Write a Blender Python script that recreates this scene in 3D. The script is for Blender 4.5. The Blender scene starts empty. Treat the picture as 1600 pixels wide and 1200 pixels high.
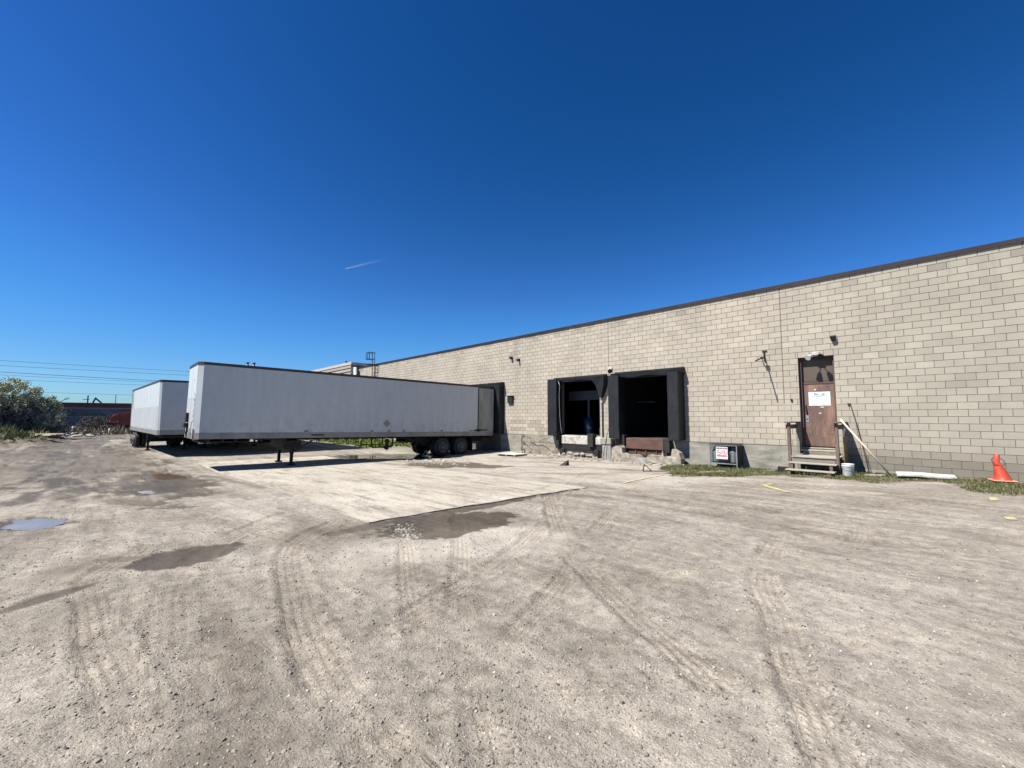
import bpy, math, random
import numpy as np
from mathutils import Vector, Matrix
random.seed(7); rng = np.random.default_rng(11)
sc = bpy.context.scene
R = math.radians

# ---------------------------------------------------------------- camera
CAM = Vector((0, -17.6, 1.6)); F = 680.0
P = math.atan(51/680.0); A = R(42.96)
vd = Vector((-math.cos(A)*math.cos(P), math.sin(A)*math.cos(P), math.sin(P)))
rt = Vector((math.sin(A), math.cos(A), 0)); up = rt.cross(vd)
cd = bpy.data.cameras.new('camera'); cam = bpy.data.objects.new('camera', cd)
sc.collection.objects.link(cam); sc.camera = cam
m = Matrix.Identity(4)
for i in range(3):
    m[i][0] = rt[i]; m[i][1] = up[i]; m[i][2] = -vd[i]; m[i][3] = CAM[i]
cam.matrix_world = m
cd.sensor_width = 36; cd.lens = F/1600*36; cd.clip_start = 0.05; cd.clip_end = 60000

# ---------------------------------------------------------------- light
L = Vector((0.25, 0.69, -1.0)).normalized()          # direction the sunlight travels
sun = bpy.data.lights.new('sun', 'SUN'); sun.energy = 5.0; sun.angle = R(0.5); sun.color = (1.0, 0.95, 0.87)
so = bpy.data.objects.new('sun', sun); sc.collection.objects.link(so)
so.rotation_euler = (-L).to_track_quat('Z', 'Y').to_euler()
so.location = (-20, -60, 60)
el = math.asin(-L.z); az = math.atan2(-L.x, -L.y)
w = bpy.data.worlds.new('World'); sc.world = w; w.use_nodes = True
nt = w.node_tree; bg = nt.nodes['Background']
sky = nt.nodes.new('ShaderNodeTexSky'); sky.sky_type = 'NISHITA'; sky.sun_disc = False
sky.sun_elevation = el; sky.sun_rotation = az
sky.air_density = 1.0; sky.dust_density = 0.3; sky.ozone_density = 3.0; sky.altitude = 200
hs = nt.nodes.new('ShaderNodeHueSaturation'); hs.inputs['Saturation'].default_value = 1.25
nt.links.new(sky.outputs[0], hs.inputs['Color'])
# deepen the clear spring sky: one power curve per colour channel
sc_, cc_ = nt.nodes.new('ShaderNodeSeparateColor'), nt.nodes.new('ShaderNodeCombineColor')
nt.links.new(hs.outputs[0], sc_.inputs[0]); KS = .134
CURV = (((0, 0), (.042, .006), (.127, .046), (.162, .062), (.62, .27), (1, .46)),
        ((0, 0), (.138, .064), (.328, .215), (.371, .262), (.82, .57), (1, .72)),
        ((0, 0), (.347, .245), (.60, .56), (.694, .71), (.807, .84), (1, .96)))
for i, pts_ in enumerate(CURV):
    m1, fc, m3 = nt.nodes.new('ShaderNodeMath'), nt.nodes.new('ShaderNodeFloatCurve'), nt.nodes.new('ShaderNodeMath')
    m1.operation = 'MULTIPLY'; m1.inputs[1].default_value = KS; m3.operation = 'MULTIPLY'; m3.inputs[1].default_value = 1/KS
    cv = fc.mapping.curves[0]; cv.points[0].location = pts_[0]; cv.points[1].location = pts_[-1]
    for p_ in pts_[1:-1]: cv.points.new(*p_)
    fc.mapping.update()
    nt.links.new(sc_.outputs[i], m1.inputs[0]); nt.links.new(m1.outputs[0], fc.inputs['Value']); nt.links.new(fc.outputs[0], m3.inputs[0]); nt.links.new(m3.outputs[0], cc_.inputs[i])
nt.links.new(cc_.outputs[0], bg.inputs['Color'])
bg.inputs['Strength'].default_value = 0.067
sc.view_settings.view_transform = 'Standard'; sc.view_settings.look = 'None'
sc.view_settings.exposure = 1.0; sc.view_settings.gamma = 1
sc.render.engine = 'CYCLES'
sc.cycles.max_bounces = 6; sc.cycles.transparent_max_bounces = 12

# ---------------------------------------------------------------- helpers
def smooth(a, b, x):
    t = np.clip((np.asarray(x, float)-a)/(b-a), 0, 1); return t*t*(3-2*t)
_perm = rng.random((512, 512))
def vnoise(x, y, s=0):
    x = np.asarray(x, float)+s*37.17; y = np.asarray(y, float)+s*91.7
    xi = np.floor(x).astype(int); yi = np.floor(y).astype(int)
    fx = x-xi; fy = y-yi; fx = fx*fx*(3-2*fx); fy = fy*fy*(3-2*fy)
    a = _perm[xi % 512, yi % 512]; b = _perm[(xi+1) % 512, yi % 512]
    c = _perm[xi % 512, (yi+1) % 512]; d = _perm[(xi+1) % 512, (yi+1) % 512]
    return (a*(1-fx)+b*fx)*(1-fy)+(c*(1-fx)+d*fx)*fy
def fbm(x, y, f, o=4, s=0):
    t = 0; a = 1; n = 0
    for i in range(o):
        t = t+a*(vnoise(x*f, y*f, s+i)-.5); n += a; a *= .55; f *= 2.07
    return t/n*2

class MB:
    def __init__(s): s.v = []; s.f = []; s.mi = []; s.col = []; s.m = 0; s.c = None; s.sm = []; s.smooth = False
    def add(s, vs, fs):
        o = len(s.v); s.v += [tuple(v) for v in vs]
        for f in fs: s.f.append(tuple(i+o for i in f)); s.mi.append(s.m); s.col.append(s.c); s.sm.append(s.smooth)
    def quad(s, a, b, c, d): s.add([a, b, c, d], [(0, 1, 2, 3)])
    def box(s, x0, x1, y0, y1, z0, z1, bev=0.0):
        if bev <= 0:
            v = [(x, y, z) for z in (z0, z1) for y in (y0, y1) for x in (x0, x1)]
            s.add(v, [(0, 2, 3, 1), (4, 5, 7, 6), (0, 1, 5, 4), (2, 6, 7, 3), (0, 4, 6, 2), (1, 3, 7, 5)])
        else:
            b = min(bev, (x1-x0)*.4, (y1-y0)*.4, (z1-z0)*.4)
            xs = (x0, x1); ys = (y0, y1); zs = (z0, z1); v = []; idx = {}
            for i in (0, 1):
                for j in (0, 1):
                    for k in (0, 1):
                        sx = b if i == 0 else -b; sy = b if j == 0 else -b; sz = b if k == 0 else -b
                        for t, p in enumerate(((xs[i], ys[j]+sy, zs[k]+sz), (xs[i]+sx, ys[j], zs[k]+sz), (xs[i]+sx, ys[j]+sy, zs[k]))):
                            idx[(i, j, k, t)] = len(v); v.append(p)
            g = idx; f = []
            f += [(g[0,0,0,0], g[0,0,1,0], g[0,1,1,0], g[0,1,0,0]), (g[1,0,0,0], g[1,1,0,0], g[1,1,1,0], g[1,0,1,0])]
            f += [(g[0,0,0,1], g[1,0,0,1], g[1,0,1,1], g[0,0,1,1]), (g[0,1,0,1], g[0,1,1,1], g[1,1,1,1], g[1,1,0,1])]
            f += [(g[0,0,0,2], g[0,1,0,2], g[1,1,0,2], g[1,0,0,2]), (g[0,0,1,2], g[1,0,1,2], g[1,1,1,2], g[0,1,1,2])]
            for i in (0, 1):
                for j in (0, 1):
                    f.append((g[i,j,0,0], g[i,j,0,1], g[i,j,1,1], g[i,j,1,0]))
                    f.append((g[i,0,j,0], g[i,0,j,2], g[i,1,j,2], g[i,1,j,0]))
                    f.append((g[0,i,j,1], g[0,i,j,2], g[1,i,j,2], g[1,i,j,1]))
                    for k in (0, 1): f.append((g[i,j,k,0], g[i,j,k,1], g[i,j,k,2]))
            s.add(v, f)
    def bar(s, a, b, w, h=None, upv=(0, 0, 1)):
        h = h or w; a = Vector(a); b = Vector(b); d = (b-a).normalized(); u = Vector(upv)
        if abs(d.dot(u)) > .98: u = Vector((1, 0, 0))
        x = d.cross(u).normalized(); y = x.cross(d)
        v = [p+x*sx*w/2+y*sy*h/2 for p in (a, b) for sx, sy in ((-1, -1), (1, -1), (1, 1), (-1, 1))]
        s.add(v, [(0, 3, 2, 1), (4, 5, 6, 7), (0, 1, 5, 4), (1, 2, 6, 5), (2, 3, 7, 6), (3, 0, 4, 7)])
    def tube(s, pts, r, n=8, caps=True):
        pts = [Vector(p) for p in pts]; rs = r if isinstance(r, (list, tuple)) else [r]*len(pts)
        o = len(s.v); prev = None; sm = s.smooth
        for i, p in enumerate(pts):
            d = (pts[min(i+1, len(pts)-1)]-pts[max(i-1, 0)]).normalized()
            if prev is None:
                u = Vector((0, 0, 1)) if abs(d.z) < .9 else Vector((1, 0, 0)); x = d.cross(u).normalized()
            else: x = (prev-d*prev.dot(d)).normalized()
            prev = x; y = d.cross(x)
            for k in range(n):
                a = 2*math.pi*k/n; s.v.append(tuple(p+(x*math.cos(a)+y*math.sin(a))*rs[i]))
        for i in range(len(pts)-1):
            for k in range(n):
                s.f.append((o+i*n+k, o+i*n+(k+1) % n, o+(i+1)*n+(k+1) % n, o+(i+1)*n+k)); s.mi.append(s.m); s.col.append(s.c); s.sm.append(True)
        if caps:
            s.f.append(tuple(o+k for k in reversed(range(n)))); s.mi.append(s.m); s.col.append(s.c); s.sm.append(False)
            s.f.append(tuple(o+(len(pts)-1)*n+k for k in range(n))); s.mi.append(s.m); s.col.append(s.c); s.sm.append(False)
    def lathe(s, prof, cx, cy, cz, axis='z', n=24, sx=1, closed=False):
        o = len(s.v)
        for (r, h) in prof:
            for k in range(n):
                a = 2*math.pi*k/n; c, t = r*math.cos(a), r*math.sin(a)
                s.v.append((cx+c, cy+t, cz+h) if axis == 'z' else (cx+h*sx, cy+c, cz+t))
        for i in range(len(prof)-1):
            for k in range(n):
                s.f.append((o+i*n+k, o+i*n+(k+1) % n, o+(i+1)*n+(k+1) % n, o+(i+1)*n+k)); s.mi.append(s.m); s.col.append(s.c); s.sm.append(True)
    def prism(s, poly, z0, z1):
        n = len(poly); v = [(x, y, z0) for x, y in poly]+[(x, y, z1) for x, y in poly]
        s.add(v, [tuple(reversed(range(n))), tuple(range(n, 2*n))]+[(i, (i+1) % n, n+(i+1) % n, n+i) for i in range(n)])
    def rock(s, c, r, sq=1.0, jag=.3, rz=0):
        t = (1+5**.5)/2
        b = [(-1,t,0),(1,t,0),(-1,-t,0),(1,-t,0),(0,-1,t),(0,1,t),(0,-1,-t),(0,1,-t),(t,0,-1),(t,0,1),(-t,0,-1),(-t,0,1)]
        fs = [(0,11,5),(0,5,1),(0,1,7),(0,7,10),(0,10,11),(1,5,9),(5,11,4),(11,10,2),(10,7,6),(7,1,8),(3,9,4),(3,4,2),(3,2,6),(3,6,8),(3,8,9),(4,9,5),(2,4,11),(6,2,10),(8,6,7),(9,8,1)]
        ang = random.random()*6.28 if rz == 0 else rz; ca, sa = math.cos(ang), math.sin(ang); vs = []
        rr = r if isinstance(r, tuple) else (r, r*random.uniform(.6, 1), r*sq*random.uniform(.5, .9))
        for p in b:
            k = (1+random.uniform(-jag, jag))/1.9
            x, y, z = p[0]*rr[0]*k, p[1]*rr[1]*k, p[2]*rr[2]*k
            vs.append((c[0]+x*ca-y*sa, c[1]+x*sa+y*ca, c[2]+z))
        s.add(vs, fs)
    def build(s, name, mats, parent=None, loc=None):
        me = bpy.data.meshes.new(name); me.from_pydata(s.v, [], s.f)
        if not isinstance(mats, (list, tuple)): mats = [mats]
        for q in mats: me.materials.append(q)
        if len(mats) > 1: me.polygons.foreach_set('material_index', s.mi)
        me.polygons.foreach_set('use_smooth', s.sm)
        if any(c is not None for c in s.col):
            at = me.attributes.new('Col', 'FLOAT_COLOR', 'FACE')
            a = np.ones((len(s.f), 4), 'f')
            for i, c in enumerate(s.col):
                if c is not None: a[i, :3] = c
            at.data.foreach_set('color', a.ravel())
        me.update()
        o = bpy.data.objects.new(name, me); sc.collection.objects.link(o)
        if parent: o.parent = parent
        if loc: o.location = loc
        return o

def tag(o, label=None, cat=None, group=None, kind=None):
    if label: o['label'] = label
    if cat: o['category'] = cat
    if group: o['group'] = group
    if kind: o['kind'] = kind
    return o
def empty(name, loc=(0, 0, 0), rot=(0, 0, 0)):
    o = bpy.data.objects.new(name, None); sc.collection.objects.link(o)
    o.location = loc; o.rotation_euler = rot; o.empty_display_size = .3; return o
def copy_tree(o, parent=None):
    c = o.copy(); sc.collection.objects.link(c); c.parent = parent
    for ch in list(o.children): copy_tree(ch, c)
    return c
def text_into(mb, body, x, y, z, size, mi, width=None, bold=0.0, shear=0.0, face='-y', thick=.001, align='CENTER', rot=0):
    cu = bpy.data.curves.new('t', 'FONT'); cu.body = body; cu.size = 1; cu.extrude = 0; cu.offset = bold; cu.shear = shear
    cu.align_x = align; cu.resolution_u = 3
    o = bpy.data.objects.new('t', cu); sc.collection.objects.link(o)
    dg = bpy.context.evaluated_depsgraph_get(); me = o.evaluated_get(dg).to_mesh()
    vs = [tuple(v.co) for v in me.vertices]; fs = [tuple(p.vertices) for p in me.polygons]
    o.evaluated_get(dg).to_mesh_clear(); bpy.data.objects.remove(o); bpy.data.curves.remove(cu)
    if not vs: return
    xs = [v[0] for v in vs]; wd = max(xs)-min(xs)
    kx = size if width is None else width/wd
    ca, sa = math.cos(rot), math.sin(rot)
    om = mb.m; mb.m = mi; out = []
    for v in vs:
        a, b = v[0]*kx, v[1]*size; a, b = a*ca-b*sa, a*sa+b*ca
        out.append((x+a, y, z+b) if face == '-y' else (x, y+a, z+b))
    mb.add(out, fs); mb.m = om

# ---------------------------------------------------------------- materials
def nd(nt, t, **k):
    n = nt.nodes.new('ShaderNode'+t)
    for a, b in k.items(): setattr(n, a, b)
    return n
def ramp(nt, src, stops):
    r = nd(nt, 'ValToRGB'); e = r.color_ramp.elements
    while len(e) < len(stops): e.new(.5)
    for q, (p, c) in zip(e, stops):
        q.position = p; q.color = (c[0], c[1], c[2], 1) if isinstance(c, tuple) else (c, c, c, 1)
    nt.links.new(src, r.inputs[0]); return r
def mixc(nt, f, a, b, mode='MIX'):
    m = nd(nt, 'Mix', data_type='RGBA', blend_type=mode)
    for i, v in ((0, f), (6, a), (7, b)):
        if hasattr(v, 'is_output'): nt.links.new(v, m.inputs[i])
        else: m.inputs[i].default_value = v if i == 0 else (v[0], v[1], v[2], 1)
    return m.outputs[2]
def mth(nt, op, a, b=None, c=None):
    m = nd(nt, 'Math', operation=op)
    for i, v in enumerate((a, b, c)):
        if v is None: continue
        if hasattr(v, 'is_output'): nt.links.new(v, m.inputs[i])
        else: m.inputs[i].default_value = v
    return m.outputs[0]
def newmat(name):
    mt = bpy.data.materials.new(name); mt.use_nodes = True
    return mt, mt.node_tree, mt.node_tree.nodes['Principled BSDF']
def noise(nt, vec, scale, detail=5, rough=.6):
    n = nd(nt, 'TexNoise'); n.inputs['Scale'].default_value = scale; n.inputs['Detail'].default_value = detail
    n.inputs['Roughness'].default_value = rough
    if vec is not None: nt.links.new(vec, n.inputs['Vector'])
    return n
def mat(name, col, rough=.7, metal=0, var=.25, scale=3, dirt=None, dirt_amt=.5, bump=.15, bscale=40, stretch=None, spec=.5):
    mt, nt, b = newmat(name); k = .74; col = tuple(c*k for c in col); dirt = dirt and tuple(c*k for c in dirt)
    tc = nd(nt, 'TexCoord'); vec = tc.outputs['Object']
    if stretch:
        mp = nd(nt, 'Mapping'); mp.inputs['Scale'].default_value = stretch; nt.links.new(vec, mp.inputs[0]); vec = mp.outputs[0]
    n1 = noise(nt, vec, scale, 6, .65)
    dk = tuple(c*(1-var) for c in col); lt = tuple(min(c*(1+var), .95) for c in col)
    c = ramp(nt, n1.outputs[0], [(.3, dk), (.7, lt)]).outputs[0]
    if dirt:
        n2 = noise(nt, vec, scale*.45, 8, .7)
        f = ramp(nt, n2.outputs[0], [(.5, 0.0), (.68, 1.0)]).outputs[0]
        c = mixc(nt, mth(nt, 'MULTIPLY', f, dirt_amt), c, dirt)
    nt.links.new(c, b.inputs['Base Color'])
    b.inputs['Roughness'].default_value = rough; b.inputs['Metallic'].default_value = metal
    b.inputs['Specular IOR Level'].default_value = spec
    if bump:
        n3 = noise(nt, vec, bscale, 4, .6); bp = nd(nt, 'Bump'); bp.inputs['Strength'].default_value = bump; bp.inputs['Distance'].default_value = .01
        nt.links.new(n3.outputs[0], bp.inputs['Height']); nt.links.new(bp.outputs[0], b.inputs['Normal'])
    return mt

M = {}
M['black_vinyl'] = mat('black_vinyl', (.009, .011, .014), .6, var=.4, dirt=(.03, .033, .037), dirt_amt=.5, bump=.5, bscale=9, spec=.35)
M['rubber'] = mat('rubber', (.014, .014, .015), .75, var=.4, dirt=(.07, .06, .05), dirt_amt=.5, bump=.3)
M['dark_steel'] = mat('dark_steel', (.016, .015, .018), .7, .2, dirt=(.04, .03, .02), dirt_amt=.4)
M['rim'] = mat('rim', (.12, .12, .125), .5, .3, dirt=(.1, .08, .06), dirt_amt=.6)
M['flashing'] = mat('flashing', (.040, .025, .022), .4, .2, var=.3, scale=1, dirt=(.12, .08, .06), dirt_amt=.3, bump=.1, bscale=3)
M['galv'] = mat('galvanised', (.42, .44, .46), .45, .5, dirt=(.2, .19, .17))
M['white_paint'] = mat('white_paint', (.64, .63, .6), .55, scale=5, dirt=(.25, .22, .18), dirt_amt=.7)
M['concrete'] = mat('concrete', (.34, .33, .30), .9, var=.25, scale=2.2, dirt=(.2, .2, .16), dirt_amt=.6, bump=.6, bscale=30)
M['white_chip'] = mat('chipped_white', (.52, .5, .45), .85, var=.3, scale=7, dirt=(.2, .18, .14), dirt_amt=.9, bump=.8, bscale=30)
M['rubble'] = mat('rubble', (.36, .32, .265), .95, var=.45, scale=5, dirt=(.13, .12, .1), dirt_amt=.7, bump=.8, bscale=25)
M['stain_plinth'] = mat('parging', (.31, .295, .25), .92, var=.3, scale=2.6, dirt=(.13, .125, .095), dirt_amt=.85, bump=.6, bscale=22, stretch=(.6, 1, 1.6))
M['rust_plate'] = mat('rusty_plate', (.12, .062, .045), .75, .1, var=.35, scale=3, dirt=(.05, .03, .025), dirt_amt=.6)
M['door_brown'] = mat('door_brown', (.145, .088, .068), .6, var=.3, scale=2.2, dirt=(.36, .21, .15), dirt_amt=.85, bump=.15, bscale=14, stretch=(2.2, 1, .7))
M['panel_brown'] = mat('panel_brown', (.095, .068, .05), .55, var=.2, scale=2, bump=.1, dirt=(.16, .12, .09), dirt_amt=.3)
M['frame_brown'] = mat('frame_brown', (.10, .06, .05), .6, dirt=(.05, .04, .04))
M['wood_old'] = mat('weathered_wood', (.25, .22, .185), .9, var=.35, scale=5, dirt=(.12, .1, .08), dirt_amt=.6, bump=.6, stretch=(1, 6, 6))
M['wood_step'] = mat('worn_step_wood', (.42, .38, .31), .9, var=.3, scale=5, dirt=(.2, .17, .13), dirt_amt=.6, bump=.6, stretch=(1, 7, 7))
M['wood_post'] = mat('post_wood', (.16, .115, .09), .9, var=.35, scale=5, dirt=(.3, .26, .22), dirt_amt=.5, bump=.6, stretch=(7, 7, 1))
M['wood_panel'] = mat('plywood', (.27, .19, .11), .8, var=.25, scale=3, stretch=(5, 5, 1), dirt=(.14, .1, .07))
M['wood_pale'] = mat('pale_wood', (.78, .64, .45), .7, var=.2, scale=6)
M['plastic_white'] = mat('white_plastic', (.66, .67, .67), .4, var=.1, dirt=(.3, .27, .22), dirt_amt=.8, scale=9, bump=.1)
M['orange'] = mat('faded_orange', (.60, .075, .035), .55, var=.25, scale=8, dirt=(.22, .06, .045), dirt_amt=.9, bump=.3)
M['orange_base'] = mat('faded_cone_base', (.72, .30, .18), .7, var=.2, scale=8)
M['dark_hole'] = mat('crack_dark', (.01, .01, .011), .9, bump=0)  # plain near-black for the wall crack strips
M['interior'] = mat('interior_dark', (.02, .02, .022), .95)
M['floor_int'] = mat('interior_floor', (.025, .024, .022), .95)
M['drum'] = mat('blue_drum', (.015, .028, .07), .5)
M['cyl'] = mat('cylinder_paint', (.33, .38, .37), .45, .1, dirt=(.2, .22, .21))
M['sign_white'] = mat('sign_white', (.78, .82, .82), .35, var=.04, bump=0)
M['ink'] = mat('ink', (.02, .02, .025), .5, bump=0, var=.02)
M['ink_blue'] = mat('ink_blue', (.03, .07, .16), .5, bump=0, var=.02)
M['sign_red'] = mat('sign_red', (.62, .03, .05), .4, bump=0, var=.1)
M['yellow'] = mat('worn_yellow', (.52, .46, .21), .85, var=.25, scale=12, dirt=(.36, .33, .26), dirt_amt=.95)
M['cream_line'] = mat('worn_kerb_paint', (.62, .55, .32), .85, var=.2, scale=10, dirt=(.42, .39, .32), dirt_amt=.9)
M['placard'] = mat('placard', (.28, .29, .24), .5, var=.1)
M['bark'] = mat('bark', (.07, .055, .06), .95, var=.3)
M['twig'] = mat('bare_twigs', (.075, .06, .075), .95, var=.3)
M['beige_clad'] = mat('beige_cladding', (.40, .35, .29), .6, var=.06, scale=1, bump=0)
M['far_brown'] = mat('far_brown', (.17, .06, .055), .8, var=.2, scale=.4, bump=0)
M['far_grey'] = mat('far_grey', (.15, .165, .185), .8, var=.45, scale=.25, bump=0, stretch=(1, 1, 3))
M['far_light'] = mat('far_light', (.5, .45, .42), .7, bump=0)
M['far_red'] = mat('far_red', (.42, .09, .06), .6, var=.3, scale=.8, bump=0)
M['wire'] = mat('wire', (.03, .035, .045), .8, bump=0)

def trailer_mat():
    mt, nt, b = newmat('trailer_white')
    tc = nd(nt, 'TexCoord'); sp = nd(nt, 'SeparateXYZ'); nt.links.new(tc.outputs['Object'], sp.inputs[0])
    mp = nd(nt, 'Mapping'); mp.inputs['Scale'].default_value = (3, 3, .35); nt.links.new(tc.outputs['Object'], mp.inputs[0])
    n = noise(nt, mp.outputs[0], 1.5, 7, .7)
    c = ramp(nt, n.outputs[0], [(.25, (.39, .425, .44)), (.6, (.45, .485, .50)), (.8, (.49, .515, .53))]).outputs[0]
    # rain streaks and grime toward the bottom rail (dirt that stays)
    low = nd(nt, 'MapRange'); low.inputs[1].default_value = 1.2; low.inputs[2].default_value = 2.2; low.inputs[3].default_value = .7; low.inputs[4].default_value = .12
    nt.links.new(sp.outputs[2], low.inputs[0])
    n2 = noise(nt, tc.outputs['Object'], 2.3, 8, .75)
    f = mth(nt, 'MULTIPLY', ramp(nt, n2.outputs[0], [(.45, 0.0), (.75, 1.0)]).outputs[0], low.outputs[0])
    c = mixc(nt, f, c, (.21, .195, .17))
    nt.links.new(c, b.inputs['Base Color']); b.inputs['Roughness'].default_value = .45
    n3 = noise(nt, tc.outputs['Object'], .9, 3, .5); bp = nd(nt, 'Bump'); bp.inputs['Strength'].default_value = .25; bp.inputs['Distance'].default_value = .03
    nt.links.new(n3.outputs[0], bp.inputs['Height']); nt.links.new(bp.outputs[0], b.inputs['Normal'])
    return mt
M['trailer'] = trailer_mat()
M['scuff'] = mat('scuffed_panel', (.50, .52, .54), .5, var=.15, scale=2, dirt=(.33, .32, .31), dirt_amt=.7, stretch=(3, 3, .4))
M['rail_grey'] = mat('side_rail', (.30, .30, .29), .5, .2, dirt=(.17, .15, .13), scale=1.5)
M['weathered'] = mat('weathered_panel', (.33, .36, .33), .6, .1, var=.25, scale=1.5, dirt=(.15, .15, .13), dirt_amt=.8, stretch=(1, 2, .5))
M['rail_dark'] = mat('top_rail', (.055, .04, .038), .5, .2, dirt=(.2, .16, .13), scale=1.5, dirt_amt=.4)

def block_mat():
    mt, nt, b = newmat('concrete_block')
    at = nd(nt, 'Attribute', attribute_name='Col'); tc = nd(nt, 'TexCoord')
    n1 = noise(nt, tc.outputs['Object'], 60, 4, .7)
    c = mixc(nt, 1.0, at.outputs['Color'], ramp(nt, n1.outputs[0], [(.25, .80), (.75, 1.16)]).outputs[0], 'MULTIPLY')
    n2 = noise(nt, tc.outputs['Object'], .55, 8, .65)
    c = mixc(nt, 1.0, c, ramp(nt, n2.outputs[0], [(.35, (.86, .85, .84)), (.65, (1.05, 1.04, 1.02))]).outputs[0], 'MULTIPLY')
    mp = nd(nt, 'Mapping'); mp.inputs['Scale'].default_value = (3.5, 1, .35); nt.links.new(tc.outputs['Object'], mp.inputs[0])
    n3 = noise(nt, mp.outputs[0], 1.0, 7, .7)
    c = mixc(nt, ramp(nt, n3.outputs[0], [(.6, 0.0), (.85, .35)]).outputs[0], c, (.21, .195, .16))
    sp = nd(nt, 'SeparateXYZ'); nt.links.new(tc.outputs['Object'], sp.inputs[0])
    mp2 = nd(nt, 'Mapping'); mp2.inputs['Scale'].default_value = (7, 1, .12); nt.links.new(tc.outputs['Object'], mp2.inputs[0]); n5 = noise(nt, mp2.outputs[0], 1.0, 5, .7)
    tp = nd(nt, 'MapRange'); tp.inputs[1].default_value = 4.6; tp.inputs[2].default_value = 6.3; tp.inputs[3].default_value = 0; tp.inputs[4].default_value = .5; nt.links.new(sp.outputs[2], tp.inputs[0])
    c = mixc(nt, mth(nt, 'MULTIPLY', tp.outputs[0], ramp(nt, n5.outputs[0], [(.5, 0.0), (.75, 1.0)]).outputs[0]), c, (.17, .16, .135))
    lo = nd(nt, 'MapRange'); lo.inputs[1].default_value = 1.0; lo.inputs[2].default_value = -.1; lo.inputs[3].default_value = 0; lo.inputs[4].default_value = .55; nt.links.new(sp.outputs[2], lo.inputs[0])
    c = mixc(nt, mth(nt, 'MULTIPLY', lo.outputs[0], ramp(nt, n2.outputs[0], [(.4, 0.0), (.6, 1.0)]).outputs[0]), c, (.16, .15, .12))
    nt.links.new(c, b.inputs['Base Color']); b.inputs['Roughness'].default_value = .93; b.inputs['Specular IOR Level'].default_value = .2
    bp = nd(nt, 'Bump'); bp.inputs['Strength'].default_value = .55; bp.inputs['Distance'].default_value = .008
    nt.links.new(n1.outputs[0], bp.inputs['Height']); nt.links.new(bp.outputs[0], b.inputs['Normal'])
    return mt
M['block'] = block_mat()
M['mortar'] = mat('mortar', (.135, .12, .10), .95, var=.3, scale=2)

# ---------------------------------------------------------------- ground shape
CP = np.array([
 (0,-17.6,0),(-3,-17.6,-.01),(-5,-17,-.03),(3,-16,0),(-6.3,-14.6,-.08),(-6.5,-9.6,-.13),(-12,-14.5,-.20),(-17,-14.6,-.37),(-12,-9,-.25),
 (-17,-9.5,-.44),(-20.4,-11.6,-.50),(-20.2,-15.3,-.50),(-20,-4,-.55),(-21.6,-3,-.56),(-21,-7,-.5),(-24,-5,-.6),(-16.5,-4,-.46),(-13,-1,-.42),
 (-9,-1,-.36),(-6,-.6,-.32),(-4.2,-2.3,-.2),(-3,-1.4,-.18),(-1,-.8,-.1),(.4,-.4,-.1),(.5,-4,-.13),(-3.5,-5.5,-.15),(-8,-4,-.32),(3,-1,-.06),(6,-5,-.05),
 (5,-12,.0),(-3,-10,-.04),(-19.5,-.5,-.44),(-26,-2,-.5),(-30,-15,-.50),(-40,-16,-.5),(-42,-4,-.45),(-55,-25,-.45),(-70,-18,-.45),(-90,-10,-.4),
 (-11,-18.6,-.1),(-20,-22,-.25),(-40,-30,-.4),(0,-30,0),(-60,0,-.4),(-120,-20,-.4),(-120,-80,-.4),(40,-20,0),(0,-100,0)], float)
def tps(r2): return np.where(r2 > 0, .5*r2*np.log(np.maximum(r2, 1e-12)), 0)
_n = len(CP); _d = ((CP[:, None, :2]-CP[None, :, :2])**2).sum(-1)/100
_K = np.zeros((_n+1, _n+1)); _K[:_n, :_n] = tps(_d)*0 + np.exp(-np.sqrt(_d*100)/14.0); _K[:_n, _n] = 1; _K[_n, :_n] = 1
_w = np.linalg.solve(_K+np.diag([.002]*_n+[0]), np.r_[CP[:, 2], 0])
def gbase(x, y):
    x = np.asarray(x, float); y = np.asarray(y, float); out = np.full(x.shape, _w[_n])
    for i in range(_n): out = out+_w[i]*np.exp(-np.sqrt((x-CP[i, 0])**2+(y-CP[i, 1])**2+.4)/14.0)
    return out
def gz(x, y): return float(gbase(np.array([x]), np.array([y]))[0])

SX0, SX1, SY0, SY1 = -24.5, -6.75, -14.45, -8.75      # concrete slab
def ell(x, y, cx, cy, a, b, ang, s=0, rag=.25):
    c, q = math.cos(ang), math.sin(ang); u = ((x-cx)*c+(y-cy)*q)/a; v = (-(x-cx)*q+(y-cy)*c)/b
    return np.sqrt(u*u+v*v)+rag*fbm(x, y, 1.6, 5, s)*1.6
def poly_dist(x, y, pts):
    d = np.full(x.shape, 1e9)
    for (ax, ay), (bx, by) in zip(pts[:-1], pts[1:]):
        dx, dy = bx-ax, by-ay; t = np.clip(((x-ax)*dx+(y-ay)*dy)/(dx*dx+dy*dy), 0, 1)
        d = np.minimum(d, np.hypot(x-ax-t*dx, y-ay-t*dy))
    return d
def signed_tracks(x, y, pts):
    """distance across and along the nearest segment of a path"""
    best = np.full(x.shape, 1e9); al = np.zeros(x.shape); sd = np.zeros(x.shape); s0 = 0
    for (ax, ay), (bx, by) in zip(pts[:-1], pts[1:]):
        dx, dy = bx-ax, by-ay; l = math.hypot(dx, dy); t = np.clip(((x-ax)*dx+(y-ay)*dy)/(l*l), 0, 1)
        d = np.hypot(x-ax-t*dx, y-ay-t*dy); k = d < best
        best = np.where(k, d, best); al = np.where(k, s0+t*l, al); sd = np.where(k, ((x-ax)*dy-(y-ay)*dx)/l, sd); s0 += l
    return best, al, sd
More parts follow.
